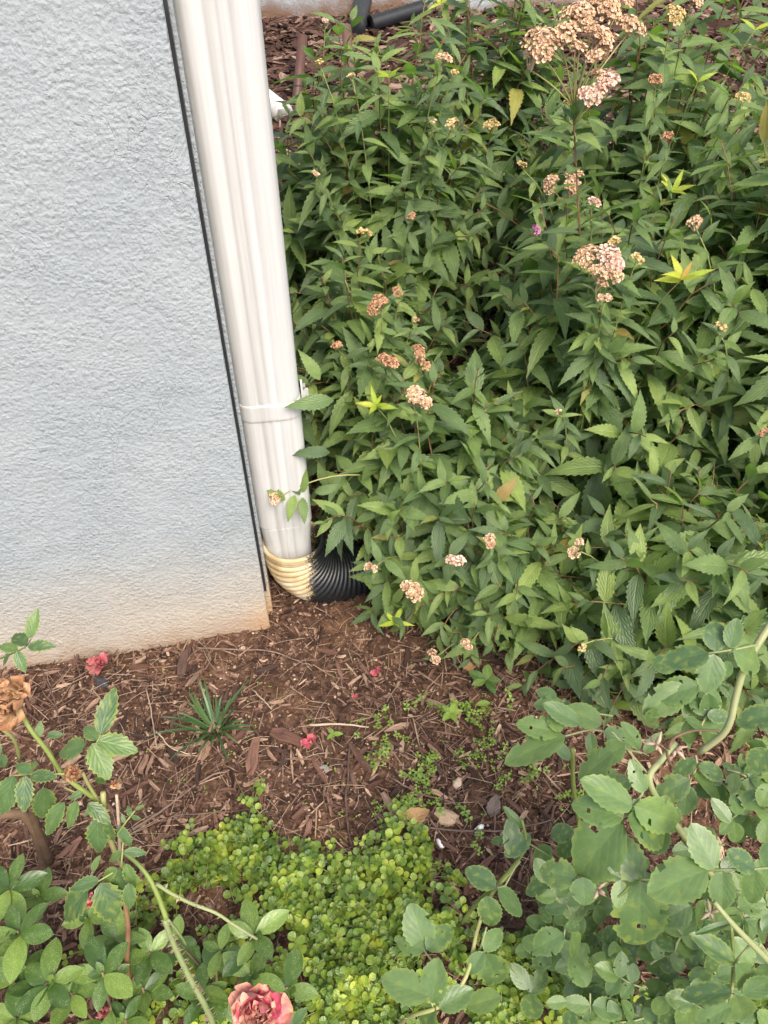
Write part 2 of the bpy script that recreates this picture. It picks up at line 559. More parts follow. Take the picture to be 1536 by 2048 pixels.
# ------------------------------------------------------------------ ground
def build_ground():
    xs = np.concatenate([np.linspace(-30, -1.7, 14), np.arange(-1.6, 1.9, .014), np.linspace(2, 30, 14)])
    ys = np.concatenate([np.linspace(-30, -.6, 14), np.arange(-.5, 1.6, .014), np.arange(1.6, 5.6, .05), np.linspace(5.8, 40, 12)])
    X, Y = np.meshgrid(xs, ys)
    Z = gz(X, np.minimum(Y, 5.6)) + .003 * vnoise(X, Y, 60, 8) + .002 * vnoise(X, Y, 120, 9)
    V = np.stack([X.ravel(), Y.ravel(), Z.ravel()], 1)
    nx, ny = len(xs), len(ys)
    i = (np.arange(ny - 1)[:, None] * nx + np.arange(nx - 1)[None]).ravel()
    Fa = np.stack([i, i + 1, i + nx + 1, i + nx], 1)
    o = link_obj('ground', mesh_np('ground', V, Fa, M['soil']))
    tag(o, kind='structure')
build_ground()

# ------------------------------------------------------------------ stucco wall
A0, A1 = G(0, 1342), G(541, 1257)
A0[2] = A1[2] = 0
WD = unit(A1 - A0)                       # along the front, to the corner
WN = np.array([WD[1], -WD[0], 0])        # out of the front, to the camera
WB = -WN
def wall_block(name, corner, length, thick, z0, z1, mat, r=.004):
    """a wall whose right front corner stands at CORNER; local x along the front, origin in the corner"""
    b = MB()
    out = [(-length, 0), (-r, 0), (-r * .3, r * .3), (0, r), (-thick * .04, thick), (-length, thick)]
    V, Fa = [], []
    k = len(out)
    zs = [z0] + list(np.linspace(z0 + .2, z1, 8))
    for z in zs:
        for x, y in out:
            V.append((x, y, z))
    for j in range(len(zs) - 1):
        for i in range(k):
            Fa.append([j * k + i, j * k + (i + 1) % k, (j + 1) * k + (i + 1) % k, (j + 1) * k + i])
    Fa.append([(len(zs) - 1) * k + i for i in range(k)])
    b.add(V, Fa)
    o = link_obj(name, b.data(name, mat, False))
    o.location = Vector(corner)
    o.rotation_euler = (0, 0, math.atan2(WD[1], WD[0]))
    return o
wall = wall_block('stucco_wall', A1, 2.4, .9, -.3, 3.0, M['stucco'])
tag(wall, 'pale blue grey stucco wall end with soil splashed along its foot beside the white downspout', 'wall')
def wall_strip(name, mat, x0, x1, y0, y1, z0=-.2):
    b = MB()
    V = [(x, y, z) for z in (z0, 2.99) for x, y in ((x0, y0), (x1, y0), (x1, y1), (x0, y1))]
    b.add(V, [[0, 3, 2, 1], [4, 5, 6, 7], [0, 1, 5, 4], [1, 2, 6, 5], [2, 3, 7, 6], [3, 0, 4, 7]])
    link_obj(name, b.data(name, mat, False), wall)
wall_strip('gap_shade_strip', M['blackpipe'], -.01, .0042, .010, .030, .10)  # black strip added to stand in for the shaded gap beside the downspout
wall_strip('wall_return', M['stucco'], -.05, .0085, .034, .42)
def dirty_wall_mat():
    m, t, b, out = new_mat('far_stucco')
    q = N(t)
    oc = q.coord('Object')
    sp = q.n('ShaderNodeSeparateXYZ'); q.set(sp.inputs[0], oc)
    up = q.math('ADD', sp.outputs[2], q.math('MULTIPLY', q.math('SUBTRACT', q.noise(oc, 3, 4), .5), .3))
    col = q.mix(q.step(up, .10, .0), (.30, .325, .34), (.15, .085, .05))
    q.set(b.inputs['Base Color'], col)
    b.inputs['Roughness'].default_value = .8
    q.set(b.inputs['Normal'], q.bump(q.noise(oc, 60, 4, .6, 1), .8, .01))
    return m
M['dirtywall'] = dirty_wall_mat()
def build_house_wall():
    y = float(G(620, 40)[1])
    z = float(gz(0, y))
    b = MB()
    x0, x1 = -1.6, 6.0
    V = [(x0, -.1, -.3), (x1, .52, -.3), (x1, .52, 2.6), (x0, -.1, 2.6), (x0, .3, -.3), (x1, .92, -.3), (x1, .92, 2.6), (x0, .3, 2.6)]
    b.add(V, [[0, 1, 2, 3], [5, 4, 7, 6], [1, 5, 6, 2], [4, 0, 3, 7], [3, 2, 6, 7]])
    o = link_obj('house_wall', b.data('house_wall', M['dirtywall'], False))
    o.location = (0, y, z)
    tag(o, 'grey stucco house wall with brown stained base far behind the shrubs', 'wall')
build_house_wall()

# ------------------------------------------------------------------ downspout
ZR = .150                                   # height of the drain's rim
PC = CAM + ray(581, 1082) * ((H - ZR) / -ray(581, 1082)[2])
PC[2] = 0
def ring(wd, dp, r, flutes=True, n=8):
    """outline of a fluted downspout, wide along x; front is -y"""
    pts = []
    hw, hd = wd / 2, dp / 2
    fl = []
    if flutes:
        for k in range(29):
            x = -.235 + .47 * k / 28
            d = sum(dp_ * math.exp(-((x - c_) / w_) ** 2) for c_, w_, dp_ in ((-.16, .032, .0018), (-.02, .032, .0018), (.13, .032, .0018)))
            fl.append((x, d))
    for x, d in fl:
        pts.append((x * wd, -hd + d))
    for cx, cy, a0 in ((hw - r, -hd + r, -90), (hw - r, hd - r, 0), (-hw + r, hd - r, 90), (-hw + r, -hd + r, 180)):
        for i in range(n + 1):
            a = math.radians(a0 + 90 * i / n)
            pts.append((cx + r * math.cos(a), cy + r * math.sin(a)))
    return pts
def loft(rings_z):
    b = MB()
    V, Fa = [], []
    k = len(rings_z[0][0])
    for pts, z in rings_z:
        V += [(x, y, z) for x, y in pts]
    for j in range(len(rings_z) - 1):
        for i in range(k):
            Fa.append([j * k + i, j * k + (i + 1) % k, (j + 1) * k + (i + 1) % k, (j + 1) * k + i])
    Fa.append([(len(rings_z) - 1) * k + i for i in range(k)])
    return b.add(V, Fa)
ds = empty('downspout', PC + [-.0055, .001, 0], 'white fluted metal downspout standing against the end of the stucco wall', 'downspout')
ds.rotation_euler = (0, 0, math.atan2(WD[1], WD[0]) * .75)
DW, DD = .1005, .066
R0 = ring(DW, DD, .024)
R1 = ring(DW - .005, DD - .004, .023)
R2 = ring(DW - .013, DD - .012, .022)
link_obj('pipe', loft([(R0, .215), (R0, .4), (R0, .8), (R0, 1.3), (R0, 3.0)]).data('pipe', M['paint']), ds)
link_obj('pipe_end', loft([(R2, .085), (R2, .16), (R1, .208), (R1, .2151)]).data('pipe_end', M['paint']), ds)
def strap_z(py):
    d = ray(530, py)
    k = (PC[1] - .03) / d[1]
    return (CAM + k * d)[2]
zs = strap_z(826)
S0, S1 = ring(DW + .0028, DD + .0028, .026, False, 10), ring(DW + .001, DD + .001, .0247, False, 10)
st = link_obj('strap', loft([(S1, zs - .016), (S0, zs - .0145), (S0, zs - .011), (S0, zs + .011), (S0, zs + .0145), (S1, zs + .016)]).data('strap', M['paint']), ds)
b = MB()
for (x0, x1, y0, y1, z0, z1) in ((DW / 2 + .003, DW / 2 + .006, -.012, .006, zs + .004, zs + .034), (DW / 2 + .006, DW / 2 + .015, -.002, .0015, zs - .002, zs + .020)):
    V = [(x, y, z) for z in (z0, z1) for x, y in ((x0, y0), (x1, y0), (x1, y1), (x0, y1))]
    b.add(V, [[0, 3, 2, 1], [4, 5, 6, 7], [0, 1, 5, 4], [1, 2, 6, 5], [2, 3, 7, 6], [3, 0, 4, 7]])
link_obj('strap_tab', b.data('strap_tab', M['paint'], False), ds)
b = MB().tube([(DW / 2 + .006, -.004, zs + .028), (DW / 2 + .0105, -.004, zs + .028)], .0045, 8)
link_obj('screw', b.data('screw', M['greystone'], False), ds)

# ------------------------------------------------------------------ corrugated drain elbow
def build_drain():
    o3 = np.array([PC[0] + .004, PC[1] + .004, 0])
    o = empty('drain_pipe', (o3[0], o3[1], 0), 'black corrugated drain elbow half covered in cream paint under the downspout', 'drain pipe')
    side = unit(np.array([1.0, .38, 0]))
    rr = .0575
    n = 300
    L0, Rb = .020, .120
    arc = Rb * math.radians(96)
    L2 = .012
    tot = L0 + arc + L2
    pitch = .0125
    V, ks = [], 40
    top = np.array([0, 0, ZR])
    for i in range(n):
        s = tot * i / (n - 1)
        if s < L0:
            c = top - np.array([0, 0, s]); t = np.array([0, 0, -1.0])
        elif s < L0 + arc:
            a = (s - L0) / Rb
            c = top - np.array([0, 0, L0]) + side * Rb * (1 - math.cos(a)) - np.array([0, 0, Rb * math.sin(a)])
            t = side * math.sin(a) - np.array([0, 0, math.cos(a)])
        else:
            a = math.radians(96)
            c = top - np.array([0, 0, L0]) + side * Rb * (1 - math.cos(a)) - np.array([0, 0, Rb * math.sin(a)])
            t = side * math.sin(a) - np.array([0, 0, math.cos(a)])
            c = c + t * (s - L0 - arc)
        ph = (s / pitch) % 1.0
        if s < .010:
            r = rr + .0005
        else:
            r = rr - .0046 * (.5 - .5 * math.cos(2 * PI * ph)) ** 1.6
        x = np.cross(t, np.array([-side[1], side[0], 0]))
        y = np.array([-side[1], side[0], 0])
        for k in range(ks):
            an = 2 * PI * k / ks
            V.append(c + r * (math.cos(an) * x + math.sin(an) * y))
    Fa = [[i * ks + k, i * ks + (k + 1) % ks, (i + 1) * ks + (k + 1) % ks, (i + 1) * ks + k] for i in range(n - 1) for k in range(ks)]
    b = MB().add(V, Fa)
    body = link_obj('corrugated_body', b.data('corrugated_body', M['drain']), o)
    md = body.modifiers.new('wall_thickness', 'SOLIDIFY'); md.thickness = .0025; md.offset = -1
    V, Fa = [], []
    prof = [(rr + .0002, -.009), (rr + .0016, -.007), (rr + .0016, .001), (rr + .0004, .0022), (rr - .003, .0022), (rr - .0045, -.001), (rr - .0045, -.02)]
    for k in range(ks):
        an = 2 * PI * k / ks
        for r, z in prof:
            V.append((r * math.cos(an), r * math.sin(an), ZR + z))
    p = len(prof)
    for k in range(ks):
        for j in range(p - 1):
            Fa.append([k * p + j, ((k + 1) % ks) * p + j, ((k + 1) % ks) * p + j + 1, k * p + j + 1])
    b = MB().add(V, Fa)
    link_obj('rim', b.data('rim', M['drain']), o)
build_drain()

# ------------------------------------------------------------------ things against the far wall
def world_tube(name, mat, pts, rad, label, cat, sides=14, group=None):
    b = MB().tube(pts, rad, sides)
    o = b.build(name, mat)
    return tag(o, label, cat, group)
def hollow(name, mat, a, c, r, label, cat, rings=0):
    """an open ended pipe from A to C"""
    a, c = np.asarray(a), np.asarray(c)
    prof = [(0, .82), (0, 1), (.04, 1.0), (1, 1), (1, .82), (.3, .82)]
    if rings:
        prof = [(0, .82), (0, 1)] + [((i + .5) / (2 * rings), 1.0 if i % 2 else .9) for i in range(2 * rings - 1)] + [(1, 1), (1, .82), (.3, .82)]
    b = MB().tube([a + (c - a) * t for t, _ in prof], [r * k for _, k in prof], 18, False)
    o = b.build(name, mat)
    return tag(o, label, cat)
p0, p1 = G(598, 200), G(598, 200)
hollow('brown_pipe', M['brownpipe'], G(588, 205) - [0, 0, .05], PD(606, 70, 3.3), .020, 'brown plastic pipe leaning over in the far mulch just behind the downspout', 'pipe')
hollow('brown_pipe', M['brownpipe'], G(708, 205) - [0, 0, .05], PD(692, 52, 3.35), .021, 'upright brown plastic pipe in the far mulch near the black drain end', 'pipe')
a = G(722, 62); hollow('black_drain_end', M['blackpipe'], a + [-.02, -.1, .03], a + [.03, .35, .14], .046, 'short black drain pipe end poking out of the mulch by the house wall', 'pipe', 6)
a, c = G(742, 48, .04), G(800, 30, .04)
hollow('black_drain_pipe', M['blackpipe'], a + [.0, 0, 0], c + [.12, .05, .02], .038, 'long black drain pipe lying along the foot of the house wall', 'pipe', 14)
a, c = G(470, 150, .05), G(568, 228, .03)
hollow('white_pipe', M['paint'], a, c, .042, 'white plastic pipe lying in the mulch behind the downspout', 'pipe')

# ------------------------------------------------------------------ leaf templates
def leaf_arrays(ns, prof, W, teeth, fold, curl, cols=3, wave=0.0, seed=0, side=0.0, holes=0):
    r = np.random.default_rng(seed)
    V, UV, Fa = [], [], []
    us = np.linspace(-1, 1, cols)
    ph = r.uniform(0, 6.28, 3)
    for i in range(ns + 1):
        t = i / ns
        hw = W * max(prof(t), .015)
        for u in us:
            e = abs(u)
            k = hw
            dy = 0
            if e > .99 and 0 < i < ns and teeth:
                if i % 2: k = hw * (1 + teeth * .35); dy = teeth * .10 / ns * 8
                else: k = hw * (1 - teeth)
            x = u * k
            z = fold * abs(x) - curl * t * t - .35 * fold * (abs(x) ** 2) / max(W, .01)
            z += wave * (math.sin(6 * t + ph[0] + 1.7 * u) * .6 + math.sin(11 * t + ph[1] - 2.3 * u) * .4) * e
            V.append((x + side * t * t, t + dy, z))
            UV.append((u * .5 + .5, t))
    for i in range(ns):
        for c in range(cols - 1):
            a = i * cols + c
            Fa.append([a, a + 1, a + cols + 1, a + cols])
    if holes:
        mid = [j for j, q in enumerate(Fa) if .25 < UV[q[0]][1] < .85]
        for _ in range(holes):
            j = int(r.choice(mid))
            Fa[j] = None
            if r.random() < .4 and j + cols - 1 < len(Fa): Fa[j + cols - 1] = None
        Fa = [q for q in Fa if q]
        V = [(x + r.uniform(-.012, .012), y + r.uniform(-.012, .012), z) if holes and 0 < UV[i][0] < 1 else (x, y, z) for i, (x, y, z) in enumerate(V)]
    return np.array(V), np.array(Fa), np.array(UV)

sp_prof = lambda t: math.sin(PI * t ** .75) ** 1.05 if 0 < t < 1 else 0
ro_prof = lambda t: math.sin(PI * t ** .88) ** .62 if 0 < t < 1 else 0
ro2_prof = lambda t: math.sin(PI * t ** .78) ** .78 if 0 < t < 1 else 0
az_prof = lambda t: math.sin(PI * t ** 1.12) ** .75 if 0 < t < 1 else 0
T = {}
T['spirea'] = [leaf_arrays(20, sp_prof, w_, .15, f_, c_, 3, .012, s_, sd_) for s_, (w_, f_, c_, sd_) in enumerate(
    [(.175, .35, .18, .03), (.19, .25, .30, -.04), (.16, .5, .10, .05), (.18, .3, .42, -.02), (.20, .2, .22, .06), (.15, .6, .05, -.05), (.175, .4, .55, .0)])]
T['rose'] = [leaf_arrays(16, ro_prof, w_, .08, f_, c_, 7, .010, 20 + s_, sd_, h_) for s_, (w_, f_, c_, sd_, h_) in enumerate(
    [(.36, .14, .10, .02, 0), (.38, .22, .16, -.03, 2), (.34, .12, .06, .0, 0), (.37, .18, .2, .03, 3), (.35, .28, .12, 0, 0), (.39, .1, .14, -.02, 1)])]
T['roseleft'] = [leaf_arrays(14, ro2_prof, w_, .17, f_, c_, 5, .025, 40 + s_, sd_) for s_, (w_, f_, c_, sd_) in enumerate(
    [(.27, .2, .12, .03), (.30, .3, .2, -.03), (.26, .25, .06, 0), (.29, .15, .25, .02)])]
T['azalea'] = [leaf_arrays(10, az_prof, w_, 0, f_, c_, 5, .008, 60 + s_, sd_) for s_, (w_, f_, c_, sd_) in enumerate(
    [(.26, .2, .12, .0), (.24, .3, .2, .03), (.28, .15, .06, -.02), (.24, .35, .15, 0)])]
TM = {}
def tmesh(kind, var, mat=None):
    k = (kind, var, mat or kind)
    if k not in TM:
        V, Fa, UV = T[kind][var]
        TM[k] = mesh_np({'spirea': 'leaf', 'azalea': 'leaf'}.get(kind, 'leaflet'), V, Fa, M[mat or kind], UV)
    return TM[k]
def to_mat(Mx, origin):
    Q = Mx.copy()
    Q[:3, 3] -= origin
    return Matrix(Q.tolist())

# ------------------------------------------------------------------ spirea shrubs
SH = [  # x, y, radius, height above its ground, stems, words
    (-.01, 1.44, .25, .54, 80, 'spirea shrub with dark leaves directly behind the white downspout'),
    (.09, 1.16, .24, .44, 90, 'spirea shrub reaching over the corrugated drain elbow'),
    (.02, 1.84, .33, .86, 95, 'sparse dark spirea shrub in front of the far open mulch'),
    (.42, 1.32, .33, .70, 108, 'spirea shrub with single magenta bloom among its dried heads'),
    (.24, 1.01, .18, .26, 58, 'low spirea shrub trailing its drooping dried heads onto bare mulch'),
    (.54, .91, .28, .36, 98, 'leafy spirea shrub standing behind the hole riddled rose leaves'),
    (.78, 1.34, .36, .84, 112, 'spirea shrub carrying yellow and orange young leaves at its top'),
    (.60, 1.78, .42, .94, 105, 'tall spirea shrub behind the big tan flower head'),
    (1.06, 1.78, .48, 1.06, 105, 'tall spirea shrub at the far end of the bed with few dried heads'),
    (.92, .98, .34, .56, 90, 'spirea shrub at the outer end of the bed behind the rose canes'),
    (-.17, 1.92, .27, .74, 60, 'narrow dark spirea shrub half hidden by the downspout near the white pipe'),
    (.28, 2.25, .38, .88, 80, 'thin spirea shrub standing deepest in the bed before the house wall'),
]
def dome(s, x, y):
    d2 = ((x - s[0]) ** 2 + (y - s[1]) ** 2) / s[2] ** 2
    return gz(s[0], s[1]) + s[3] * math.sqrt(max(0, 1 - d2)) if d2 < 1 else -1
def canopy(x, y):
    return max(dome(s, x, y) for s in SH)
def on_canopy(px, py):
    """first point of the canopy along a pixel's ray, and its shrub"""
    d = ray(px, py)
    k = .7
    while k < 3.2:
        p = CAM + k * d
        if p[2] < canopy(p[0], p[1]):
            i = max(range(len(SH)), key=lambda j: dome(SH[j], p[0], p[1]))
            return p, i
        k += .01
    i = min(range(len(SH)), key=lambda j: np.hypot(SH[j][0] - (CAM + 1.6 * d)[0], SH[j][1] - (CAM + 1.6 * d)[1]))
    return CAM + (2.0 if py > 200 else 2.2) * d, i

def blocked(p):
    """inside the wall, the downspout or the drain?"""
    q = np.asarray(p) - A1
    a, n_ = q.dot(WD), q.dot(WN)
    if a < .012 and n_ < .012: return True
    if abs(p[0] - PC[0]) < .064 and abs(p[1] - PC[1]) < .05: return True
    e = np.asarray(p) - np.array([PC[0] + .06, PC[1], .05])
    if abs(e[0]) < .13 and abs(e[1]) < .065 and p[2] < .15: return True
    return False

LEAVES = []      # (owner, template, variant, M, material or None)
STEMS = []       # (owner, points, r0, r1, material)
def stem_leaves(owner, P, t0=.3, gap=.0205, size=.100, mat=None, tip=True):
    seg = np.linalg.norm(np.diff(P, axis=0), axis=1)
    cum = np.concatenate([[0], np.cumsum(seg)])
    L = cum[-1]
    s = L * t0
    ang = rnd(0, 6.28)
    while s < L:
        f = s / L
        p = np.array([np.interp(s, cum, P[:, k]) for k in range(3)])
        q = np.array([np.interp(min(s + .02, L), cum, P[:, k]) for k in range(3)]) if s + .02 < L else P[-1]
        t = unit(q - np.array([np.interp(max(s - .02, 0), cum, P[:, k]) for k in range(3)]))
        a = unit(np.cross(t, [.3, .2, 1]))
        b_ = np.cross(t, a)
        left = (L - s)
        ty = min(1.0, .42 + left / .10)
        out = math.cos(ang) * a + math.sin(ang) * b_
        op = rnd(.9, 1.45) if left > .03 else rnd(.6, 1.05)
        d = unit(math.cos(op) * t + math.sin(op) * out + np.array([0, 0, -.22 if left > .04 else -.05]) + jit(.10))
        n = unit(np.array([0, -.12, 1.0]) + .7 * t + jit(.28))
        sz = size * ty * rnd(.6, 1.12)
        if f < .5: sz *= .8
        if not (blocked(p + d * sz) or blocked(p + d * sz * .5)) and p[2] + d[2] * sz > gz(p[0], p[1]) + .002:
            LEAVES.append((owner, 'spirea', random.randrange(len(T['spirea'])), frame(p, d, n, sz, rnd(.75, 1.15)), mat or ('aged' if random.random() < .022 else None)))
        ang += 2.4 + rnd(-.3, .3)
        s += gap * rnd(.7, 1.25) * (.55 if left < .035 else 1)
    return

for i, s in enumerate(SH):
    g0 = float(gz(s[0], s[1]))
    made = tries = 0
    while made < s[4] and tries < s[4] * 6:
        tries += 1
        ph, cz = rnd(0, 2 * PI), rnd(.03, 1)
        sn = math.sqrt(1 - cz * cz)
        k = rnd(.80, 1.04)
        tip = np.array([s[0] + s[2] * sn * math.cos(ph) * k, s[1] + s[2] * sn * math.sin(ph) * k, g0 + .03 + s[3] * cz * k])
        if blocked(tip): continue
        deep = False
        for j, o in enumerate(SH):
            if j != i:
                g1 = float(gz(o[0], o[1]))
                e = ((tip[0] - o[0]) / o[2]) ** 2 + ((tip[1] - o[1]) / o[2]) ** 2 + (max(tip[2] - g1, 0) / o[3]) ** 2
                if e < .42: deep = True
        if deep: continue
        base = np.array([s[0] + .22 * s[2] * math.cos(ph) * sn + rnd(-.03, .03), s[1] + .22 * s[2] * math.sin(ph) * sn + rnd(-.03, .03), 0])
        base[2] = float(gz(base[0], base[1])) - .01
        ctl = base + (tip - base) * np.array([.35, .35, .85]) + jit(.03)
        P = bez(base, ctl, tip, 9)
        P[1:-1] += rng.normal(0, .004, P[1:-1].shape)
        STEMS.append((i, P, .0021, .0009, 'stem'))
        stem_leaves(i, P, rnd(.22, .4))
        made += 1

# flower heads: px, py, half width px, look, (depth)
HEADS = [(1060, 125, 30, 'paletip', 1.06), (1090, 98, 46, 'dryhead', 1.05), (1128, 78, 36, 'dryhead', 1.04), (1152, 104, 28, 'dryhead', 1.05),
    (1165, 42, 42, 'dryhead', 1.05), (1197, 18, 44, 'dryhead', 1.07), (1240, 8, 24, 'dryhead', 1.08), (1190, 72, 34, 'dryhead', 1.05), (1216, 100, 34, 'dryhead', 1.06),
    (1262, 55, 28, 'dryhead', 1.09), (1188, 114, 20, 'dryhead', 1.05), (1182, 188, 30, 'paletip', 1.07), (1215, 172, 32, 'paletip', 1.08), (1196, 165, 26, 'dryhead', 1.08),
    (1315, 165, 20, 'brownhead'), (1345, 35, 26, 'yellowhead'), (1385, 2, 20, 'dryhead'), (1485, 198, 20, 'yellowhead'), (1343, 278, 18, 'brownhead'), (1131, 212, 13, 'brownhead'),
    (985, 255, 19, 'yellowhead'), (882, 120, 18, 'dryhead'), (905, 150, 13, 'yellowhead'), (905, 250, 15, 'yellowhead'), (869, 247, 8, 'dryhead'),
    (1106, 372, 24, 'dryhead'), (1150, 366, 26, 'dryhead'), (1140, 392, 20, 'dryhead'), (1185, 407, 16, 'paletip'), (1060, 461, 17, 'pinkhead'),
    (1397, 450, 22, 'dryhead'), (1275, 517, 15, 'yellowhead'), (1180, 522, 34, 'dryhead'), (1222, 528, 36, 'paletip'), (1206, 548, 34, 'dryhead'), (1197, 575, 22, 'dryhead'), (1208, 598, 16, 'dryhead'), (1225, 490, 20, 'yellowhead'),
    (727, 468, 17, 'yellowhead'), (825, 435, 12, 'brownhead'), (763, 610, 24, 'brownhead'), (800, 588, 16, 'brownhead'), (833, 640, 11, 'brownhead'),
    (775, 725, 21, 'brownhead'), (838, 705, 16, 'brownhead'), (850, 728, 16, 'brownhead'), (830, 803, 32, 'dryhead'), (672, 692, 10, 'brownhead'), (630, 350, 9, 'dryhead'),
    (985, 1088, 22, 'dryhead'), (1152, 1095, 20, 'dryhead'), (912, 1130, 20, 'paletip'), (825, 1185, 27, 'dryhead'), (745, 1135, 13, 'dryhead'), (870, 1315, 15, 'dryhead'),
    (933, 1295, 18, 'dryhead'), (1120, 828, 9, 'dryhead'), (1528, 870, 12, 'brownhead'), (1043, 330, 9, 'yellowhead'), (650, 45, 12, 'paletip'), (640, 130, 12, 'yellowhead'), (705, 155, 10, 'yellowhead'),
    (1440, 660, 14, 'yellowhead'), (1160, 1290, 12, 'yellowhead'), (555, 992, 17, 'dryhead', 1.36)]
def floret():
    V, UV = [(0, 0, 0)], [(0, 0)]
    for k in range(10):
        a = k * PI / 5
        r, z = (1.15, .55) if k % 2 == 0 else (.45, .18)
        V.append((r * math.cos(a), r * math.sin(a), z)); UV.append((.5, 1 if k % 2 == 0 else .6))
    V.append((0, 0, -.5)); UV.append((0, .4))
    Fa = [[0, 1 + k, 1 + (k + 1) % 10] for k in range(10)] + [[11, 1 + (k + 2) % 10, 1 + k] for k in range(0, 10, 2)]
    return np.array(V), np.array(Fa), np.array(UV)
FV, FF, FUV = floret()
def head_mesh(R_, look, fs=.0027):
    """florets over a lumpy dome, stalks meeting below; local z up"""
    n = int(min(300, max(14, 1.15 * (R_ / fs) ** 2)))
    Vs, Fs, Us, c = [], [], [], 0
    pts = []
    lumps = [(rnd(-.55, .55) * R_, rnd(-.55, .55) * R_, rnd(.35, .6) * R_) for _ in range(max(2, int(R_ / .006)))]
    for k in range(n * 4):
        if len(pts) >= n: break
        lx, ly, lr = random.choice(lumps)
        a, r = rnd(0, 6.28), lr * math.sqrt(random.random())
        x, y = lx + r * math.cos(a), ly + r * math.sin(a)
        z = .45 * math.sqrt(max(0, lr * lr - r * r)) + .35 * R_ - .25 * (x * x + y * y) / R_ + rnd(-.0015, .0015)
        if any((x - q[0]) ** 2 + (y - q[1]) ** 2 + (z - q[2]) ** 2 < (1.15 * fs) ** 2 for q in pts): continue
        pts.append((x, y, z))
    for p in pts:
        n_ = unit(np.array([p[0] / R_ * .9, p[1] / R_ * .9, 1]) + jit(.3))
        Mx = frame(np.array(p), np.cross(n_, unit(jit(1))), n_, fs * rnd(.8, 1.2))
        Vs.append(FV @ Mx[:3, :3].T + Mx[:3, 3]); Fs.append(FF + c); Us.append(FUV); c += len(FV)
        if len(Vs) % 5: continue
        # short stalk
        b0 = np.array([p[0] * .3, p[1] * .3, -R_ * .55]); e = np.array(p) - n_ * fs * .3
        s_ = unit(np.cross(e - b0, [1, .3, .2])) * .0004
        q_ = unit(np.cross(e - b0, s_)) * .0004
        Vs.append(np.array([b0 + s_, b0 + q_, e + s_, e + q_, b0 - s_, e - s_])); Fs.append(np.array([[0, 1, 3], [0, 3, 2], [1, 4, 5], [1, 5, 3]]) + c)
        Us.append(np.full((6, 2), .62)); c += 6
    return mesh_np('flower_head', np.vstack(Vs), np.vstack(Fs), M[look], np.vstack(Us), False)
HEADOBJ = []
tips = {}
for h in HEADS:
    px, py, wpx, look = h[:4]
    p, i = on_canopy(px, py)
    d = project(p)[2]
    if len(h) > 4:
        p = PD(px, py, h[4]); d = h[4]
        if px < 600: i = 1
        elif px > 1000: i = 7 if py < 230 else 3
    else:
        p = p - ray(px, py) * (.26 if look == 'pinkhead' else .10)
        d = project(p)[2]
    Rm = wpx / F * d
    up = unit(np.array([0, -.35, 1.0]) + jit(.15))
    s = SH[i]
    HEADOBJ.append((i, p, up, Rm * 1.05, look))
    if px < 600:
        base = PD(720, 950, 1.42)
        P = bez(base, (base + p) / 2 + [0, 0, .03], p - up * Rm * .5, 7)
    elif len(h) > 4:
        key = (1160, 452) if py < 150 else (1155, 450)
        lo = PD(1148, 330, 1.16)
        br = PD(1147, 215 if py < 150 else 250, 1.115)
        P = bez(br, (br + p) / 2 + [0, 0, .004], p - up * Rm * .5, 6)
    else:
        base = np.array([s[0] + .2 * (p[0] - s[0]), s[1] + .2 * (p[1] - s[1]), 0]); base[2] = gz(base[0], base[1])
        P = bez(base, base + (p - base) * np.array([.45, .45, .8]), p - up * Rm * .5, 8)
    STEMS.append((i, P, .0016, .0009, 'greenstem'))
    if px < 600:
        for (bx, by, tx, ty) in ((600, 990, 575, 950), (605, 985, 612, 955), (590, 990, 570, 1060), (605, 995, 612, 1065), (570, 1000, 545, 985), (630, 985, 672, 975)):
            LEAVES.append((i, 'spirea', random.randrange(7), frame(PD(bx, by, 1.375), PD(tx, ty, 1.36) - PD(bx, by, 1.375), [.1, -.8, .6], .047, 1.1), None))
    elif len(h) > 4:
        pass
    else:
        stem_leaves(i, P, .55, .02, .055)
# leaves on the tall stem under the big head
lo = np.vstack([bez(PD(1160, 470, 1.17), PD(1152, 340, 1.15), PD(1146, 215, 1.11), 6)])
STEMS.append((3, lo, .0016, .0012, 'stem'))
stem_leaves(3, lo, .02, .009, .085)
# pale young shoots
for px, py, n_, sz, mats in ((752, 812, 6, .036, 'young'), (1345, 385, 6, .040, 'young'), (1362, 560, 6, .050, 'young'), (790, 1245, 5, .036, 'young'), (1395, 165, 2, .04, 'young'),
                             (880, 10, 3, .05, 'young'), (1510, 60, 2, .05, 'young'), (622, 905, 2, .034, 'young'), (690, 560, 0, .03, 'young'), (778, 155, 3, .04, 'young')):
    p, i = on_canopy(px, py)
    p = p - ray(px, py) * (.03 if px != 622 else 0)
    s = SH[i]
    base = np.array([s[0], s[1], gz(s[0], s[1])])
    STEMS.append((i, bez(base, base + (p - base) * np.array([.5, .5, .85]), p, 7), .0016, .0008, 'greenstem'))
    for k in range(n_):
        a = 2 * PI * k / n_ + rnd(-.3, .3)
        d = np.array([math.cos(a), math.sin(a) * .7 - .25, rnd(.25, 1.1)])
        mt = mats if not (px == 1362 and k == 1) else 'autumn'
        LEAVES.append((i, 'spirea', random.randrange(7), frame(p, d, [0, -.6, 1], sz * rnd(.65, 1.15), .78), mt))

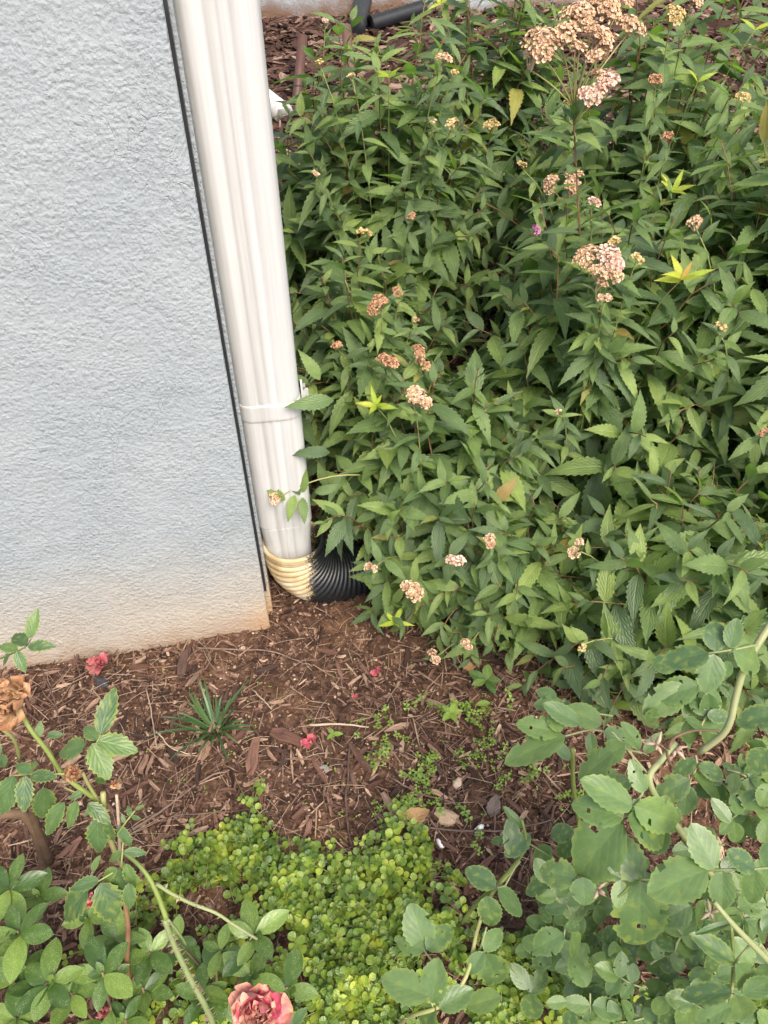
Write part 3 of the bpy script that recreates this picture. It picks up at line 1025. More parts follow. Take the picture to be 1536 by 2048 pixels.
# stems that droop onto the mulch, and leaves that reach before the downspout
for px, py, i, lift in ((800, 1262, 4, .05), (872, 1285, 4, .04), (940, 1318, 4, .03), (985, 1300, 4, .06), (1045, 1370, 5, .04), (1130, 1400, 5, .05), (1215, 1430, 5, .06), (760, 1180, 1, .09), (690, 1075, 1, .22), (650, 1045, 1, .27)):
    p = G(px, py, lift)
    s = SH[i]
    base = np.array([s[0] + .4 * (p[0] - s[0]), s[1] + .4 * (p[1] - s[1]), 0]); base[2] = gz(base[0], base[1])
    P = bez(base, (base + p) / 2 + [0, 0, .16], p, 9)
    STEMS.append((i, P, .0018, .0009, 'stem'))
    stem_leaves(i, P, .35, .019, .08)
for bx, by, tx, ty, d in ((668, 800, 572, 812, 1.225), (660, 905, 590, 900, 1.29), (640, 760, 605, 700, 1.23), (690, 1030, 628, 1000, 1.36), (690, 1040, 650, 1105, 1.35)):
    LEAVES.append((1, 'spirea', random.randrange(7), frame(PD(bx, by, d + .03), PD(tx, ty, d) - PD(bx, by, d + .03), [.1, -.6, .8], np.linalg.norm(PD(bx, by, d + .03) - PD(tx, ty, d)), 1.0), None))
# which leaves show largest
BV, BF, BL, nv = [], [], [], 0
for li, (ow, tk, va, Mx, mt) in enumerate(LEAVES):
    V, Fa, UV = T[tk][va]
    BV.append(V @ Mx[:3, :3].T + Mx[:3, 3]); BF.append(Fa + nv); nv += len(V)
    BL += [li] * len(Fa)
bvh = BVHTree.FromPolygons(np.vstack(BV).tolist(), np.vstack(BF).tolist())
cv = Vector(CAM)
score = np.zeros(len(LEAVES))
for li, (ow, tk, va, Mx, mt) in enumerate(LEAVES):
    W_ = BV[li]
    c = W_.mean(0)
    x, y, d = project(c)
    if not (-60 < x < 1596 and -60 < y < 2108): continue
    nn = len(W_)
    vis = 0
    for k in (3 * 4 + 1, 3 * 10 + 1, 3 * 16 + 1, 3 * 8, 3 * 8 + 2):
        p = Vector(W_[k]) * .999 + Vector(c) * .001
        hit = bvh.ray_cast(cv, (p - cv).normalized(), 10)
        if hit[2] is not None and BL[hit[2]] == li: vis += 1
    a = [project(W_[k])[:2] for k in (0, nn - 2, 3 * 8, 3 * 8 + 2)]
    ar = abs((a[1][0] - a[0][0]) * (a[3][1] - a[2][1]) - (a[1][1] - a[0][1]) * (a[3][0] - a[2][0]))
    score[li] = vis * (ar + 50)
shrub_obj = []
for i, s in enumerate(SH):
    o = empty('spirea_shrub', (s[0], s[1], float(gz(s[0], s[1]))), s[5], 'shrub', 'spirea shrubs in the bed')
    shrub_obj.append(o)
    org = np.array(o.location)
    mine = [k for k in range(len(LEAVES)) if LEAVES[k][0] == i]
    mine.sort(key=lambda k: -score[k])
    keep = [k for k in mine[:300] if score[k] > 0]
    ks_ = set(keep)
    for k in keep:
        _, tk, va, Mx, mt = LEAVES[k]
        link_obj('leaf', tmesh(tk, va, mt), o, to_mat(Mx, org))
    for mt in (None, 'young', 'autumn', 'aged'):
        rest = [k for k in mine if k not in ks_ and LEAVES[k][4] == mt]
        if not rest: continue
        V, Fa, UV, c = [], [], [], 0
        for k in rest:
            tv, tf, tu = T[LEAVES[k][1]][LEAVES[k][2]]
            V.append(BV[k] - org); Fa.append(tf + c); UV.append(tu); c += len(tv)
        tag(link_obj('foliage', mesh_np('foliage', np.vstack(V), np.vstack(Fa), M[mt or 'spirea'], np.vstack(UV)), o), kind='stuff')
for ow, P, r0, r1, mt in STEMS:
    MB().tube(P, np.linspace(r0, r1, len(P)), 5).build('stem', M[mt], shrub_obj[ow])
for ow, p, up, Rm, look in HEADOBJ:
    Mx = frame(p, np.cross(up, unit(jit(1))), up, 1.0)
    link_obj('flower_head', head_mesh(Rm, look), shrub_obj[ow], to_mat(Mx, np.array(shrub_obj[ow].location)))

# ------------------------------------------------------------------ roses
def facing(p, tilt=.35):
    """a leaf's normal: up, leaning to the light and a little at random"""
    return unit(np.array([0, -.25, 1.0]) + jit(tilt))
def rose_leaf(parent, kind, rach, leaflets, depth, dv=.03, thick=.0011, mat=None):
    """rach: pixel points of the leaf stalk; leaflets: base x, base y, tip x, tip y, width factor"""
    dd = lambda: depth + rnd(-dv, dv) * .4
    pts = [PD(x, y, depth + .004) for x, y in rach]
    if len(pts) < 2: pts.append(pts[0] + [0, 0, -.02])
    st = MB().tube(pts, thick, 6).build('leaf', M['cane' if kind == 'roseleft' else 'palecane'], parent)
    org = np.array(world_loc(st))
    for L in leaflets:
        bx, by, tx, ty = L[:4]
        wf = L[4] if len(L) > 4 else 1.0
        d0 = depth + rnd(-.004, .004)
        b0, t0 = PD(bx, by, d0), PD(tx, ty, d0 + rnd(-.2, .55) * dv)
        ln = np.linalg.norm(t0 - b0)
        n = unit(-.55 * unit(ray(bx, by)) + np.array([0, 0, .6]) + jit(.16))
        va = random.randrange(len(T[kind]))
        link_obj('leaflet', tmesh(kind, va), st, to_mat(frame(b0, t0 - b0, n, ln * 1.02, wf), org))
    return st
def pinnate(parent, kind, bx, by, tx, ty, n, depth, lpx, wf=1.0, droop=.02):
    """a whole leaf from stalk start to end of the last leaflet, all in the plane facing up"""
    rx, ry = tx - bx, ty - by
    L = math.hypot(rx, ry)
    ux, uy = rx / L, ry / L
    k = max(.3, 1 - lpx / L)
    lf = [(bx + rx * k, by + ry * k, tx, ty, wf)]
    pos = [k - .02, k - .02 - .55 * lpx / L * 1.0, k - 1.05 * lpx / L]
    for j in range((n - 1) // 2):
        f = max(.05, pos[j] if j < 3 else .1)
        for sd_ in (1, -1):
            a = math.radians(rnd(58, 80)) * sd_
            vx, vy = ux * math.cos(a) - uy * math.sin(a), ux * math.sin(a) + uy * math.cos(a)
            l2 = lpx * rnd(.8, .98) * (1 - .12 * j)
            lf.append((bx + rx * f, by + ry * f, bx + rx * f + vx * l2, by + ry * f + vy * l2, wf * rnd(.92, 1.05)))
    rose_leaf(parent, kind, [(bx, by), (bx + rx * k * .5 + uy * 3, by + ry * k * .5 - ux * 3), (bx + rx * k, by + ry * k)], lf, depth, droop)
def cane(parent, pix, depths, r0, r1, mat='cane', thorns=0, name='cane'):
    pts = [PD(x, y, d) for (x, y), d in zip(pix, depths)]
    # smooth
    t = np.linspace(0, len(pts) - 1, (len(pts) - 1) * 4 + 1)
    P = np.array([[np.interp(k, range(len(pts)), [p[j] for p in pts]) for j in range(3)] for k in t])
    for _ in range(3):
        P[1:-1] = .5 * P[1:-1] + .25 * (P[:-2] + P[2:])
    rad = np.linspace(r0, r1, len(P))
    o = MB().tube(P, rad, 8).build(name, M[mat], parent)
    if thorns:
        b = MB()
        for k in range(thorns):
            f = rnd(0, len(P) - 1.01)
            i = int(f)
            p = P[i] + (P[i + 1] - P[i]) * (f - i)
            tt = unit(P[i + 1] - P[i])
            s = unit(np.cross(tt, jit(1)))
            q = unit(np.cross(tt, s))
            r = np.interp(f, range(len(P)), rad)
            a = p + s * r * .8
            ln = rnd(.003, .0065)
            w_ = .0008
            b.add([a + tt * w_, a - tt * w_ + q * w_, a - tt * w_ - q * w_, p + s * (r + ln) - tt * .001], [[0, 1, 3], [1, 2, 3], [2, 0, 3]])
        tag(link_obj('thorns', b.data('thorns', M['paletwig'], False, np.array(world_loc(o))), o), kind='stuff')
    return o
def petal_mesh(mat, seed, cup=.5, crink=.08):
    r = np.random.default_rng(seed)
    V, U, Fa = [], [], []
    n = 7
    ph = r.uniform(0, 6.28, 4)
    for i in range(n):
        t = i / (n - 1)
        hw = .5 * (.25 + .75 * math.sin(PI * min(1, t * .62 + .08))) * (1 if t < .8 else 1 - .35 * ((t - .8) / .2) ** 2)
        for j in range(n):
            u = j / (n - 1) * 2 - 1
            z = cup * (u * u * .35 + t * t * .6) + crink * t * (math.sin(5 * u + ph[0] + 4 * t) + .7 * math.sin(9 * u + ph[1]) * t + .5 * math.sin(8 * t + ph[2]))
            V.append((u * hw, t - .10 * t * u * u, z)); U.append((j / (n - 1), t))
    for i in range(n - 1):
        for j in range(n - 1):
            a = i * n + j
            Fa.append([a, a + 1, a + n + 1, a + n])
    return mesh_np('petal', V, Fa, M[mat], U)
PET = {}
def flower(parent, p, axis, size, mat, n=18, open_=1.0, name='rose_flower', own=False, green='cane'):
    """a full bloom: calyx as the part, each petal a sub-part"""
    axis = unit(axis)
    b = MB().tube([p - axis * size * .45, p - axis * size * .2, p + axis * size * .06], [size * .1, size * .22, size * .16], 8)
    if own:
        o = b.build(name, M[green]); org = np.array(o.location)
    else:
        o = b.build(name, M[green], parent); org = np.array(world_loc(o))
    a = unit(np.cross(axis, [.3, .5, .7])); c = np.cross(axis, a)
    for k in range(n):
        f = k / n
        an = k * 2.4
        out = math.cos(an) * a + math.sin(an) * c
        op = (.25 + 1.25 * f) * open_
        d = unit(math.cos(op) * axis + math.sin(op) * out + jit(.12))
        key = (mat, k % 6)
        if key not in PET: PET[key] = petal_mesh(mat, 100 + k % 6, .55, .19)
        nn = unit(axis * math.sin(op) - out * math.cos(op))
        link_obj('petal', PET[key], o, to_mat(frame(p + out * size * .08 * f, d, nn, size * (.55 + .5 * f) * rnd(.85, 1.1), 1.0), org))
    return o

# --- rose on the far side, big leaves with holes
pb = G(1600, 1960)
rb = empty('rose_bush', (pb[0], pb[1], pb[2]), 'rose bush with large dull green leaves eaten full of holes and pale canes', 'shrub')
def c8(*p):
    """from the enlarged crop to pixels"""
    return tuple(936 + v * .414 if k % 2 == 0 else 1200 + v * .414 for k, v in enumerate(p))
def c8l(L): return [c8(*l[:4]) + tuple(l[4:]) for l in L]
def c8r(Rr): return [c8(*r_) for r_ in Rr]
cane(rb, c8r([(1500, 60), (1400, 210), (1330, 330), (1290, 480), (1275, 570), (1240, 650), (1120, 735)]), [.66, .66, .665, .67, .67, .675, .69], .0032, .0029, 'palecane')
cane(rb, c8r([(1000, 690), (930, 780), (870, 840), (885, 920), (960, 1030), (1060, 1160), (1180, 1330), (1330, 1560), (1500, 1800)]), [.71, .70, .69, .69, .70, .72, .76, .80, .84], .0027, .0036, 'palecane')
cane(rb, c8r([(1190, 1460), (1290, 1580), (1400, 1690), (1560, 1850)]), [.60, .60, .61, .63], .0018, .0030, 'palecane')
cane(rb, c8r([(-30, 1560), (60, 1440), (130, 1390), (250, 1250), (290, 1180), (260, 1060)]), [.98, .95, .93, .91, .90, .89], .0026, .0016, 'cane')
cane(rb, c8r([(-360, 2130), (-340, 2060), (-290, 2008), (-120, 1970), (0, 1830), (40, 1600), (100, 1430), (250, 1260)]), [1.12, 1.0, .87, .86, .87, .90, .93, .92], .0026, .0022, 'cane', 6)
cane(rb, c8r([(970, 720), (990, 660), (1100, 625), (1215, 632)]), [.68, .675, .67, .67], .0014, .0009, 'woodycane')
cane(rb, c8r([(960, 730), (965, 770), (995, 815)]), [.68, .68, .68], .0014, .001, 'woodycane')
cane(rb, c8r([(505, 720), (505, 860), (520, 980), (560, 1200)]), [.80, .86, .92, 1.02], .0022, .0028, 'cane')
cane(rb, c8r([(1270, 1560), (1285, 1720), (1275, 1900), (1240, 2080)]), [.64, .645, .65, .66], .0013, .0016, 'cane')
KR = 'rose'
def RL(rach, L, d, dv=.03): rose_leaf(rb, KR, c8r(rach), c8l(L), d, dv)
RL([(1400, 215), (1290, 238), (1160, 258)], [(1160, 256, 945, 290, .92), (1195, 248, 1195, 98, 1.0), (1190, 262, 1150, 448, .95), (1280, 242, 1432, 325, .95), (1265, 232, 1300, 90, .9)], .64)
RL([(870, 840), (700, 640), (590, 625), (350, 690)], [(645, 602, 478, 515, .95), (655, 640, 810, 690, .85), (470, 660, 170, 765, .62), (445, 640, 240, 590, .8), (445, 640, 400, 540, 1.0), (590, 640, 600, 750, .8), (420, 690, 500, 770, .8), (540, 600, 370, 500, .75)], .80)
RL([(700, 560), (560, 540), (440, 480)], [(460, 500, 320, 500, .8), (470, 480, 470, 600, .9), (430, 470, 330, 440, .9)], .84)
RL([(840, 740), (700, 700)], [(760, 700, 625, 770, 1.0), (700, 740, 520, 860, .85), (830, 720, 760, 590, .75), (850, 740, 935, 640, .6)], .74)
RL([(870, 840), (840, 940), (755, 1050)], [(750, 1048, 505, 985, .88), (795, 1000, 560, 870, .8), (770, 1045, 978, 1180, .85), (800, 995, 1042, 1090, .75), (745, 1065, 500, 1330, .95), (850, 930, 790, 785, .75)], .655)
RL([(1120, 1300), (880, 1350), (740, 1350), (500, 1340)], [(520, 1345, 345, 1300, 1.2), (560, 1340, 560, 1480, 1.3), (740, 1345, 600, 1270, .8), (740, 1352, 720, 1490, .9), (830, 1355, 690, 1120, .95), (835, 1360, 830, 1710, 1.0), (880, 1345, 1030, 1290, .7)], .67)
RL([(1480, 1290), (1380, 1300), (1150, 1305)], [(1155, 1305, 875, 1400, .92), (1190, 1300, 1085, 1085, 1.0), (1230, 1310, 1225, 1500, 1.0), (1385, 1300, 1260, 1220, 1.0), (1385, 1302, 1370, 1470, .9), (1440, 1290, 1470, 1160, .9)], .635)
RL([(1500, 560), (1420, 600)], [(1500, 555, 1295, 580, .9), (1480, 610, 1500, 700, .9), (1420, 680, 1370, 760, 1.0), (1449, 720, 1370, 830, 1.3)], .60)
RL([(1100, 750), (1110, 800), (1060, 900)], [(1070, 870, 905, 950, .9), (1060, 890, 1040, 1040, 1.0), (1110, 800, 1250, 860, .7), (1090, 850, 1240, 960, .7), (1100, 770, 990, 850, .8)], .78)
RL([(1180, 420), (1110, 410)], [(1110, 415, 920, 460, 1.0), (1010, 330, 890, 290, 1.2), (1160, 450, 1170, 600, .8), (1060, 420, 850, 540, .8), (900, 520, 880, 600, 1.0), (1230, 380, 1260, 290, .8)], .82)
RL([(1270, 1060), (1420, 930)], [(1300, 1040, 1290, 940, 1.0), (1330, 1000, 1449, 930, 1.0), (1280, 1060, 1220, 1130, .9), (1390, 1020, 1500, 1080, .8), (1270, 1075, 1180, 960, .8), (1290, 1075, 1300, 1180, .8)], .74)
RL([(1400, 1620), (1290, 1750)], [(1290, 1755, 1095, 1615, .62), (1270, 1560, 1100, 1610, .3), (1300, 1760, 1400, 1900, .8), (1390, 1560, 1449, 1640, .9), (1420, 1600, 1500, 1510, .9)], .62)
RL([(1285, 1900), (1270, 1890)], [(1275, 1895, 1025, 1910, .6), (1290, 1905, 1340, 2048, .9), (1270, 1960, 1100, 2060, .8), (1330, 1910, 1480, 1830, .7)], .61)
RL([(1060, 1480), (1010, 1440)], [(1075, 1475, 925, 1560, 1.1), (1100, 1470, 1150, 1570, 1.0), (1180, 1500, 1250, 1580, 1.0)], .68)
RL([(250, 1250), (180, 1380), (140, 1390)], [(135, 1385, -10, 1300, .95), (145, 1395, 265, 1520, .95), (230, 1250, 200, 1060, .7), (265, 1100, 175, 1000, .45), (200, 1160, 105, 1160, .7), (300, 1130, 180, 1240, .8), (90, 1430, 120, 1590, .9)], .90)
RL([(470, 1580), (460, 1640)], [(460, 1610, 310, 1690, .95), (470, 1590, 545, 1570, .9), (500, 1610, 530, 1720, .9), (400, 1560, 350, 1500, .9)], .86)
RL([(590, 1900), (590, 1990)], [(575, 1870, 500, 1720, 1.1), (590, 1960, 460, 1940, .9), (600, 1960, 750, 1990, .9), (480, 1940, 380, 1950, .9)], .88)
RL([(90, 1580), (60, 1680)], [(75, 1690, 165, 1590, .9), (75, 1700, 0, 1810, .9), (85, 1710, 165, 1890, .9), (160, 1915, -10, 1960, .9)], .88)
RL([(-170, 1750), (-215, 1690)], [(-205, 1690, -270, 1480, .95), (-210, 1690, -345, 1650, .9), (-200, 1690, -80, 1570, .95)], .90)
RL([(-150, 2000), (-185, 1930)], [(-190, 1915, -415, 1820, 1.0), (-175, 1945, -150, 1745, 1.0), (-160, 1960, -235, 2080, .9), (-140, 1970, 20, 1880, .9)], .86)
RL([(400, 1240), (300, 1180)], [(400, 1140, 510, 1110, 1.1), (400, 1190, 320, 1280, .9), (510, 1170, 430, 1240, .9), (360, 1350, 300, 1350, 1.2)], .98)
RL([(200, 1760), (300, 1900)], [(290, 1880, 210, 1760, .9), (300, 1900, 320, 2040, .9), (300, 1900, 380, 1790, .9)], .96)
fill = [(640, 1760, .95), (720, 1560, .92), (700, 1900, .93), (880, 1760, .84), (950, 1900, .86), (1060, 1830, .80), (1000, 1700, .80), (820, 1900, .9), (900, 1590, .82), (1160, 1700, .78), (480, 1480, .98), (600, 1560, .98),
        (350, 1560, 1.0), (1200, 1990, .74), (850, 2020, .88), (700, 2040, .92), (1040, 1980, .82), (1300, 1480, .75), (1449, 1480, .72), (1240, 1180, .80), (1420, 1180, .76), (1330, 700, .80), (1250, 820, .80), (1449, 880, .72), (1040, 580, .84), (980, 1130, .76)]
fill += [(rnd(420, 1500), rnd(1250, 2060), rnd(.84, 1.0)) for _ in range(26)]
fill += [(500, 1800, 1.0), (560, 1980, .98), (760, 1700, .95), (840, 1800, .92), (980, 1800, .88), (1100, 1920, .84), (1180, 1850, .82), (940, 2030, .88), (1380, 1400, .80), (1150, 1400, .86), (1400, 1980, .70), (1449, 1750, .70), (640, 1450, .96), (720, 1180, .90), (1140, 1200, .84), (1330, 860, .80), (1440, 1050, .80), (1120, 650, .82), (600, 850, .88), (420, 1900, 1.03)]
for x, y, d in fill:
    px, py = c8(x, y)
    a = rnd(0, 6.28)
    pinnate(rb, KR, px, py, px + 105 * math.cos(a), py + 95 * math.sin(a), 5, d, rnd(50, 66) * .8 / d)
flower(rb, PD(*c8(1350, 760), .70), [0, -.2, 1], .016, 'tan', 9, .6, 'dried_bud')
for x, y in ((625, 1400), (1170, 1510), (910, 700), (1000, 725)):
    p = PD(*c8(x, y), .63)
    b = MB()
    for k in range(5):
        d = unit(jit(1)); b.tube([p, p + d * .005, p + d * .010 + jit(.001)], [.0011, .0016, .0003], 5)
    b.build('dry_sepals', M['paletwig'], rb)

# --- rose by the wall
def c5(*p): return tuple(v * .3906 if k % 2 == 0 else 1200 + v * .3906 for k, v in enumerate(p))
def c7(*p): return tuple(v * .4036 if k % 2 == 0 else 1600 + v * .4036 for k, v in enumerate(p))
pb = G(70, 1745)
ra = empty('rose_bush', (pb[0], pb[1], pb[2]), 'leggy rose bush with faded tan bloom and thick brown stem close to the wall', 'shrub')
cane(ra, [(100, 1770), (88, 1720), (75, 1665), (45, 1620), (-30, 1640)], [1.24, 1.17, 1.10, 1.06, 1.05], .009, .006, 'woodycane')
cane(ra, [(100, 1725), (72, 1650), (62, 1610), (60, 1560)], [1.16, 1.08, 1.0, .95], .006, .004, 'woodycane')
cane(ra, [(40, 1420), (60, 1460), (95, 1500), (122, 1548), (165, 1580), (210, 1610)], [.80, .81, .83, .85, .87, .90], .0022, .0030, 'cane')
cane(ra, [(165, 1545), (180, 1575), (200, 1605), (212, 1650)], [.85, .87, .89, .92], .0018, .0022, 'cane')
cane(ra, [(233, 1590), (238, 1650), (240, 1720)], [.84, .88, .93], .0016, .0020, 'paletwig')
cane(ra, [(-10, 1450), (30, 1475), (40, 1520)], [.84, .86, .9], .0018, .0020, 'cane')
cane(ra, [(-20, 1325), (30, 1305), (55, 1292), (62, 1278)], [1.10, 1.10, 1.10, 1.10], .0014, .0009, 'woodycane')
cane(ra, [(206, 1585), (210, 1650), (235, 1720), (270, 1760)], [.87, .90, .93, .95], .0030, .0034, 'cane')
def LL(rach, L, d, f=c5, dv=.03): rose_leaf(ra, 'roseleft', [f(*r_) for r_ in rach], [f(*l[:4]) + tuple(l[4:]) for l in L], d, dv, .0009)
LL([(0, 300), (140, 235)], [(150, 195, 185, 52, .8), (142, 238, 268, 225, .85), (135, 232, 66, 162, 1.2), (85, 262, 128, 368, 1.1), (92, 252, -10, 235, .85), (50, 285, -10, 330, .9)], 1.09)
LL([(480, 760), (515, 690)], [(515, 690, 578, 445, .85), (500, 715, 425, 640, 1.1), (495, 720, 705, 762, 1.1), (440, 745, 285, 785, 1.1), (470, 735, 560, 918, 1.25)], .81)
LL([(330, 890), (170, 890), (60, 900)], [(165, 885, 75, 835, 1.1), (155, 900, 290, 905, 1.0), (130, 900, 120, 1090, 1.0), (70, 900, 0, 1110, 1.0), (170, 870, 175, 810, .8), (0, 830, -60, 900, 1.0), (30, 850, -30, 790, 1.0)], .80)
LL([(420, 1000), (330, 960)], [(225, 960, 225, 1150, .9), (330, 1035, 212, 1215, .7), (400, 1030, 325, 1175, .9), (430, 980, 350, 1020, .9), (200, 700, 205, 620, 1.1), (240, 690, 320, 690, .9)], .88)
LL([(560, 1080), (470, 1040)], [(450, 1040, 565, 1140, .85), (500, 1115, 500, 1320, .95), (560, 1140, 560, 1250, .9), (600, 1160, 680, 1260, .8), (480, 1050, 430, 1110, .9), (530, 900, 490, 960, .9)], .87)
LL([(600, 1200), (650, 1130), (690, 1080)], [(690, 1075, 740, 1050, .7), (665, 1110, 655, 1050, .8), (670, 1110, 725, 1120, .8), (640, 1140, 620, 1100, .8)], .86)
LL([(630, 1240), (620, 1380)], [(635, 1290, 748, 1290, .8), (625, 1290, 548, 1340, .8), (600, 1370, 512, 1445, .8), (620, 1380, 600, 1560, .9), (645, 1350, 690, 1480, .85), (470, 1390, 510, 1310, .9)], .86)
LL([(560, 360), (440, 430)], [(490, 395, 345, 440, .95), (440, 440, 270, 610, .95), (500, 410, 580, 625, 1.1), (640, 410, 640, 560, .8)], .85, c7)
LL([(20, 800), (-20, 840)], [(0, 790, -50, 700, .9), (10, 820, 20, 860, .9)], .84)
flower(ra, PD(28, 1402, .79), unit(np.array([-.1, -.5, .8])), .030, 'tan', 16, 1.0, 'faded_rose', green='paletwig')
flower(ra, PD(152, 1545, .84), unit(np.array([.1, -.5, .9])), .017, 'tan', 9, .8, 'spent_rose')
flower(ra, PD(152, 1540, .838), unit(np.array([.1, -.5, .9])), .010, 'pink', 6, .6, 'spent_heart')
flower(ra, PD(236, 1572, .84), unit(np.array([0, -.2, 1])), .014, 'tan', 8, .35, 'dried_bud', green='paletwig')
flower(ra, PD(183, 1800, .97), unit(np.array([0, -.4, 1])), .014, 'pink', 8, .7, 'rose_bud')
# --- thorny rose in front with the pink bloom
pb = G(420, 2120)
rc = empty('rose_bush', (pb[0], pb[1], pb[2]), 'thorny rose cane arching over azaleas with crumpled pink and tan bloom at its foot', 'shrub')
cane(rc, [c7(*q_) for q_ in ((600, 250), (690, 320), (750, 400), (790, 490), (825, 590))], [.92, .92, .92, .925, .93], .0023, .0033, 'cane')
cane(rc, [c7(*q_) for q_ in ((815, 590), (850, 690), (900, 800), (960, 920), (1020, 1020), (1060, 1120))], [.93, .94, .95, .96, .97, .99], .0034, .0040, 'palecane', 130)
cane(rc, [c7(*q_) for q_ in ((775, 415), (850, 465), (960, 520), (1070, 555), (1160, 620), (1275, 690))], [.92, .915, .91, .91, .915, .92], .0024, .0017, 'palecane', 14)
cane(rc, [c7(*q_) for q_ in ((830, 590), (880, 650), (925, 720))], [.93, .95, .97], .0018, .0016, 'palecane')
cane(rc, [c7(*q_) for q_ in ((615, 480), (640, 640), (625, 780), (640, 900), (610, 1060), (580, 1130))], [.95, .96, .98, 1.0, 1.02, 1.04], .0030, .0042, 'stem')
flower(rc, PD(517, 2022, .80), unit(np.array([.05, -.45, 1])), .031, 'pink', 28, 1.2, 'rose_flower')
for px, py in ((470, 1985), (590, 2000)):
    a = rnd(0, 6)
    pinnate(rc, 'roseleft', px, py + 60, px + 20 * math.cos(a), py + 25, 5, .90, 42)

# ------------------------------------------------------------------ azaleas
def azalea(name, label, spots, basepx, n=(5, 6)):
    pb = G(*basepx)
    o = empty(name, pb, label, 'shrub', 'azaleas under the roses')
    org = np.array(o.location)
    for px, py, d, sc in spots:
        p = PD(px, py, d)
        P = bez(pb + np.array([rnd(-.01, .01), rnd(-.01, .01), 0]), pb * .45 + p * .55 + np.array([rnd(-.03, .03), 0, -.02]), p, 7)
        MB().tube(P, np.linspace(.0026, .0013, 7), 6).build('twig', M['woodycane'], o)
        k = random.randint(*n)
        a0 = rnd(0, 6.28)
        for j in range(k + 2):
            inner = j >= k
            a = a0 + j * 2 * PI / k + rnd(-.25, .25)
            el = rnd(.05, .45) if not inner else rnd(.8, 1.2)
            dr = np.array([math.cos(a) * math.cos(el), math.sin(a) * math.cos(el), math.sin(el)])
            s_ = rnd(.038, .052) * sc * (1 if not inner else .45)
            pp = p - np.array([0, 0, rnd(0, .012)])
            nn = unit(np.array([0, -.1, 1]) + jit(.2) - .3 * dr)
            link_obj('leaf', tmesh('azalea', random.randrange(4)), o, to_mat(frame(pp, dr, nn, s_, 1.0), org))
        # a couple of leaves down the twig
        for j in range(2):
            q_ = P[random.randint(3, 5)]
            a = rnd(0, 6.28)
            link_obj('leaf', tmesh('azalea', random.randrange(4)), o, to_mat(frame(q_, [math.cos(a), math.sin(a), .2], unit(np.array([0, 0, 1]) + jit(.25)), rnd(.034, .046), 1), org))
    return o
azalea('azalea', 'azalea with pale speckled oval leaves beneath the faded tan rose', [(35, 1862, .93, 1.05), (95, 1965, .92, 1.0), (15, 1775, .99, .95), (75, 1790, 1.02, .8), (-30, 1930, .92, 1.1), (40, 1925, .97, .9), (30, 2035, .96, .9)], (60, 2010))
azalea('azalea', 'azalea with glossy oval leaves beside the brown rose stem', [(205, 1945, .94, 1.0), (140, 1985, .97, .9), (228, 1878, 1.0, .8), (300, 1905, 1.0, .9), (175, 1835, 1.03, .8), (285, 1975, 1.02, .8), (250, 2040, .98, .8)], (230, 2080))
azalea('azalea', 'azalea with speckled leaves and pale new rosette above the pink bloom', [(510, 1868, .93, .9), (500, 1950, .95, .95), (440, 1900, 1.0, .7), (400, 1990, 1.0, .9), (575, 1975, .97, .9), (350, 1880, 1.03, .7)], (460, 2040), (4, 6))

# ------------------------------------------------------------------ strap leaved tuft
def tuft():
    p0 = G(432, 1462) + [0, 0, .008]
    o = empty('grass_tuft', p0, 'dark green tuft of strap leaves growing alone in the mulch', 'plant')
    for k in range(34):
        a = k * 2.4 + rnd(-.3, .3)
        L = rnd(.055, .118)
        out = np.array([math.cos(a), math.sin(a), 0])
        lean = rnd(.25, 1.25)
        b0 = p0 + out * rnd(.002, .012) - [0, 0, .004]
        c_ = b0 + np.array([0, 0, 1]) * L * .55 * math.cos(lean * .7) + out * L * .4
        e = b0 + out * L * math.sin(lean) + np.array([0, 0, 1]) * L * (math.cos(lean) - .15)
        e[2] = max(e[2], p0[2] + .006)
        P = bez(b0, c_, e, 7)
        sd_ = unit(np.cross(P[-1] - P[0], [0, 0, 1]) + 1e-6)
        V, U, Fa = [], [], []
        for i, q_ in enumerate(P):
            t = i / 6
            hw = .0023 * (1 - t ** 3) + .0002
            V += [q_ - sd_ * hw, q_ + np.array([0, 0, -.0008]), q_ + sd_ * hw]
            U += [(0, t), (.5, t), (1, t)]
        for i in range(6):
            Fa += [[3 * i, 3 * i + 1, 3 * i + 4, 3 * i + 3], [3 * i + 1, 3 * i + 2, 3 * i + 5, 3 * i + 4]]
        MB().add(V, Fa, U).build('blade', M['grass'], o)
tuft()

# ------------------------------------------------------------------ scatter on the ground
CH_V = np.array([(x, y, z) for x, w_, h_ in ((-.5, .6, .6), (-.17, 1, 1), (.2, .95, .9), (.5, .5, .5)) for y, z in ((-.5 * w_, -.5 * h_), (.5 * w_, -.5 * h_), (.5 * w_, .5 * h_), (-.5 * w_, .5 * h_))])
CH_F = np.array([[4 * i + k, 4 * i + (k + 1) % 4, 4 * i + 4 + (k + 1) % 4, 4 * i + 4 + k] for i in range(3) for k in range(4)] + [[3, 2, 1, 0], [12, 13, 14, 15]])
CH_U = np.array([(k / 4, i / 3) for i in range(4) for k in range(4)])
def rot(yaw, pitch, roll):
    cy, sy, cp, sp_, cr, sr = np.cos(yaw), np.sin(yaw), np.cos(pitch), np.sin(pitch), np.cos(roll), np.sin(roll)
    Z = np.zeros_like(yaw); O = np.ones_like(yaw)
    Rz = np.stack([np.stack([cy, -sy, Z], -1), np.stack([sy, cy, Z], -1), np.stack([Z, Z, O], -1)], -2)
    Ry = np.stack([np.stack([cp, Z, sp_], -1), np.stack([Z, O, Z], -1), np.stack([-sp_, Z, cp], -1)], -2)
    Rx = np.stack([np.stack([O, Z, Z], -1), np.stack([Z, cr, -sr], -1), np.stack([Z, sr, cr], -1)], -2)
    return Rz @ Ry @ Rx
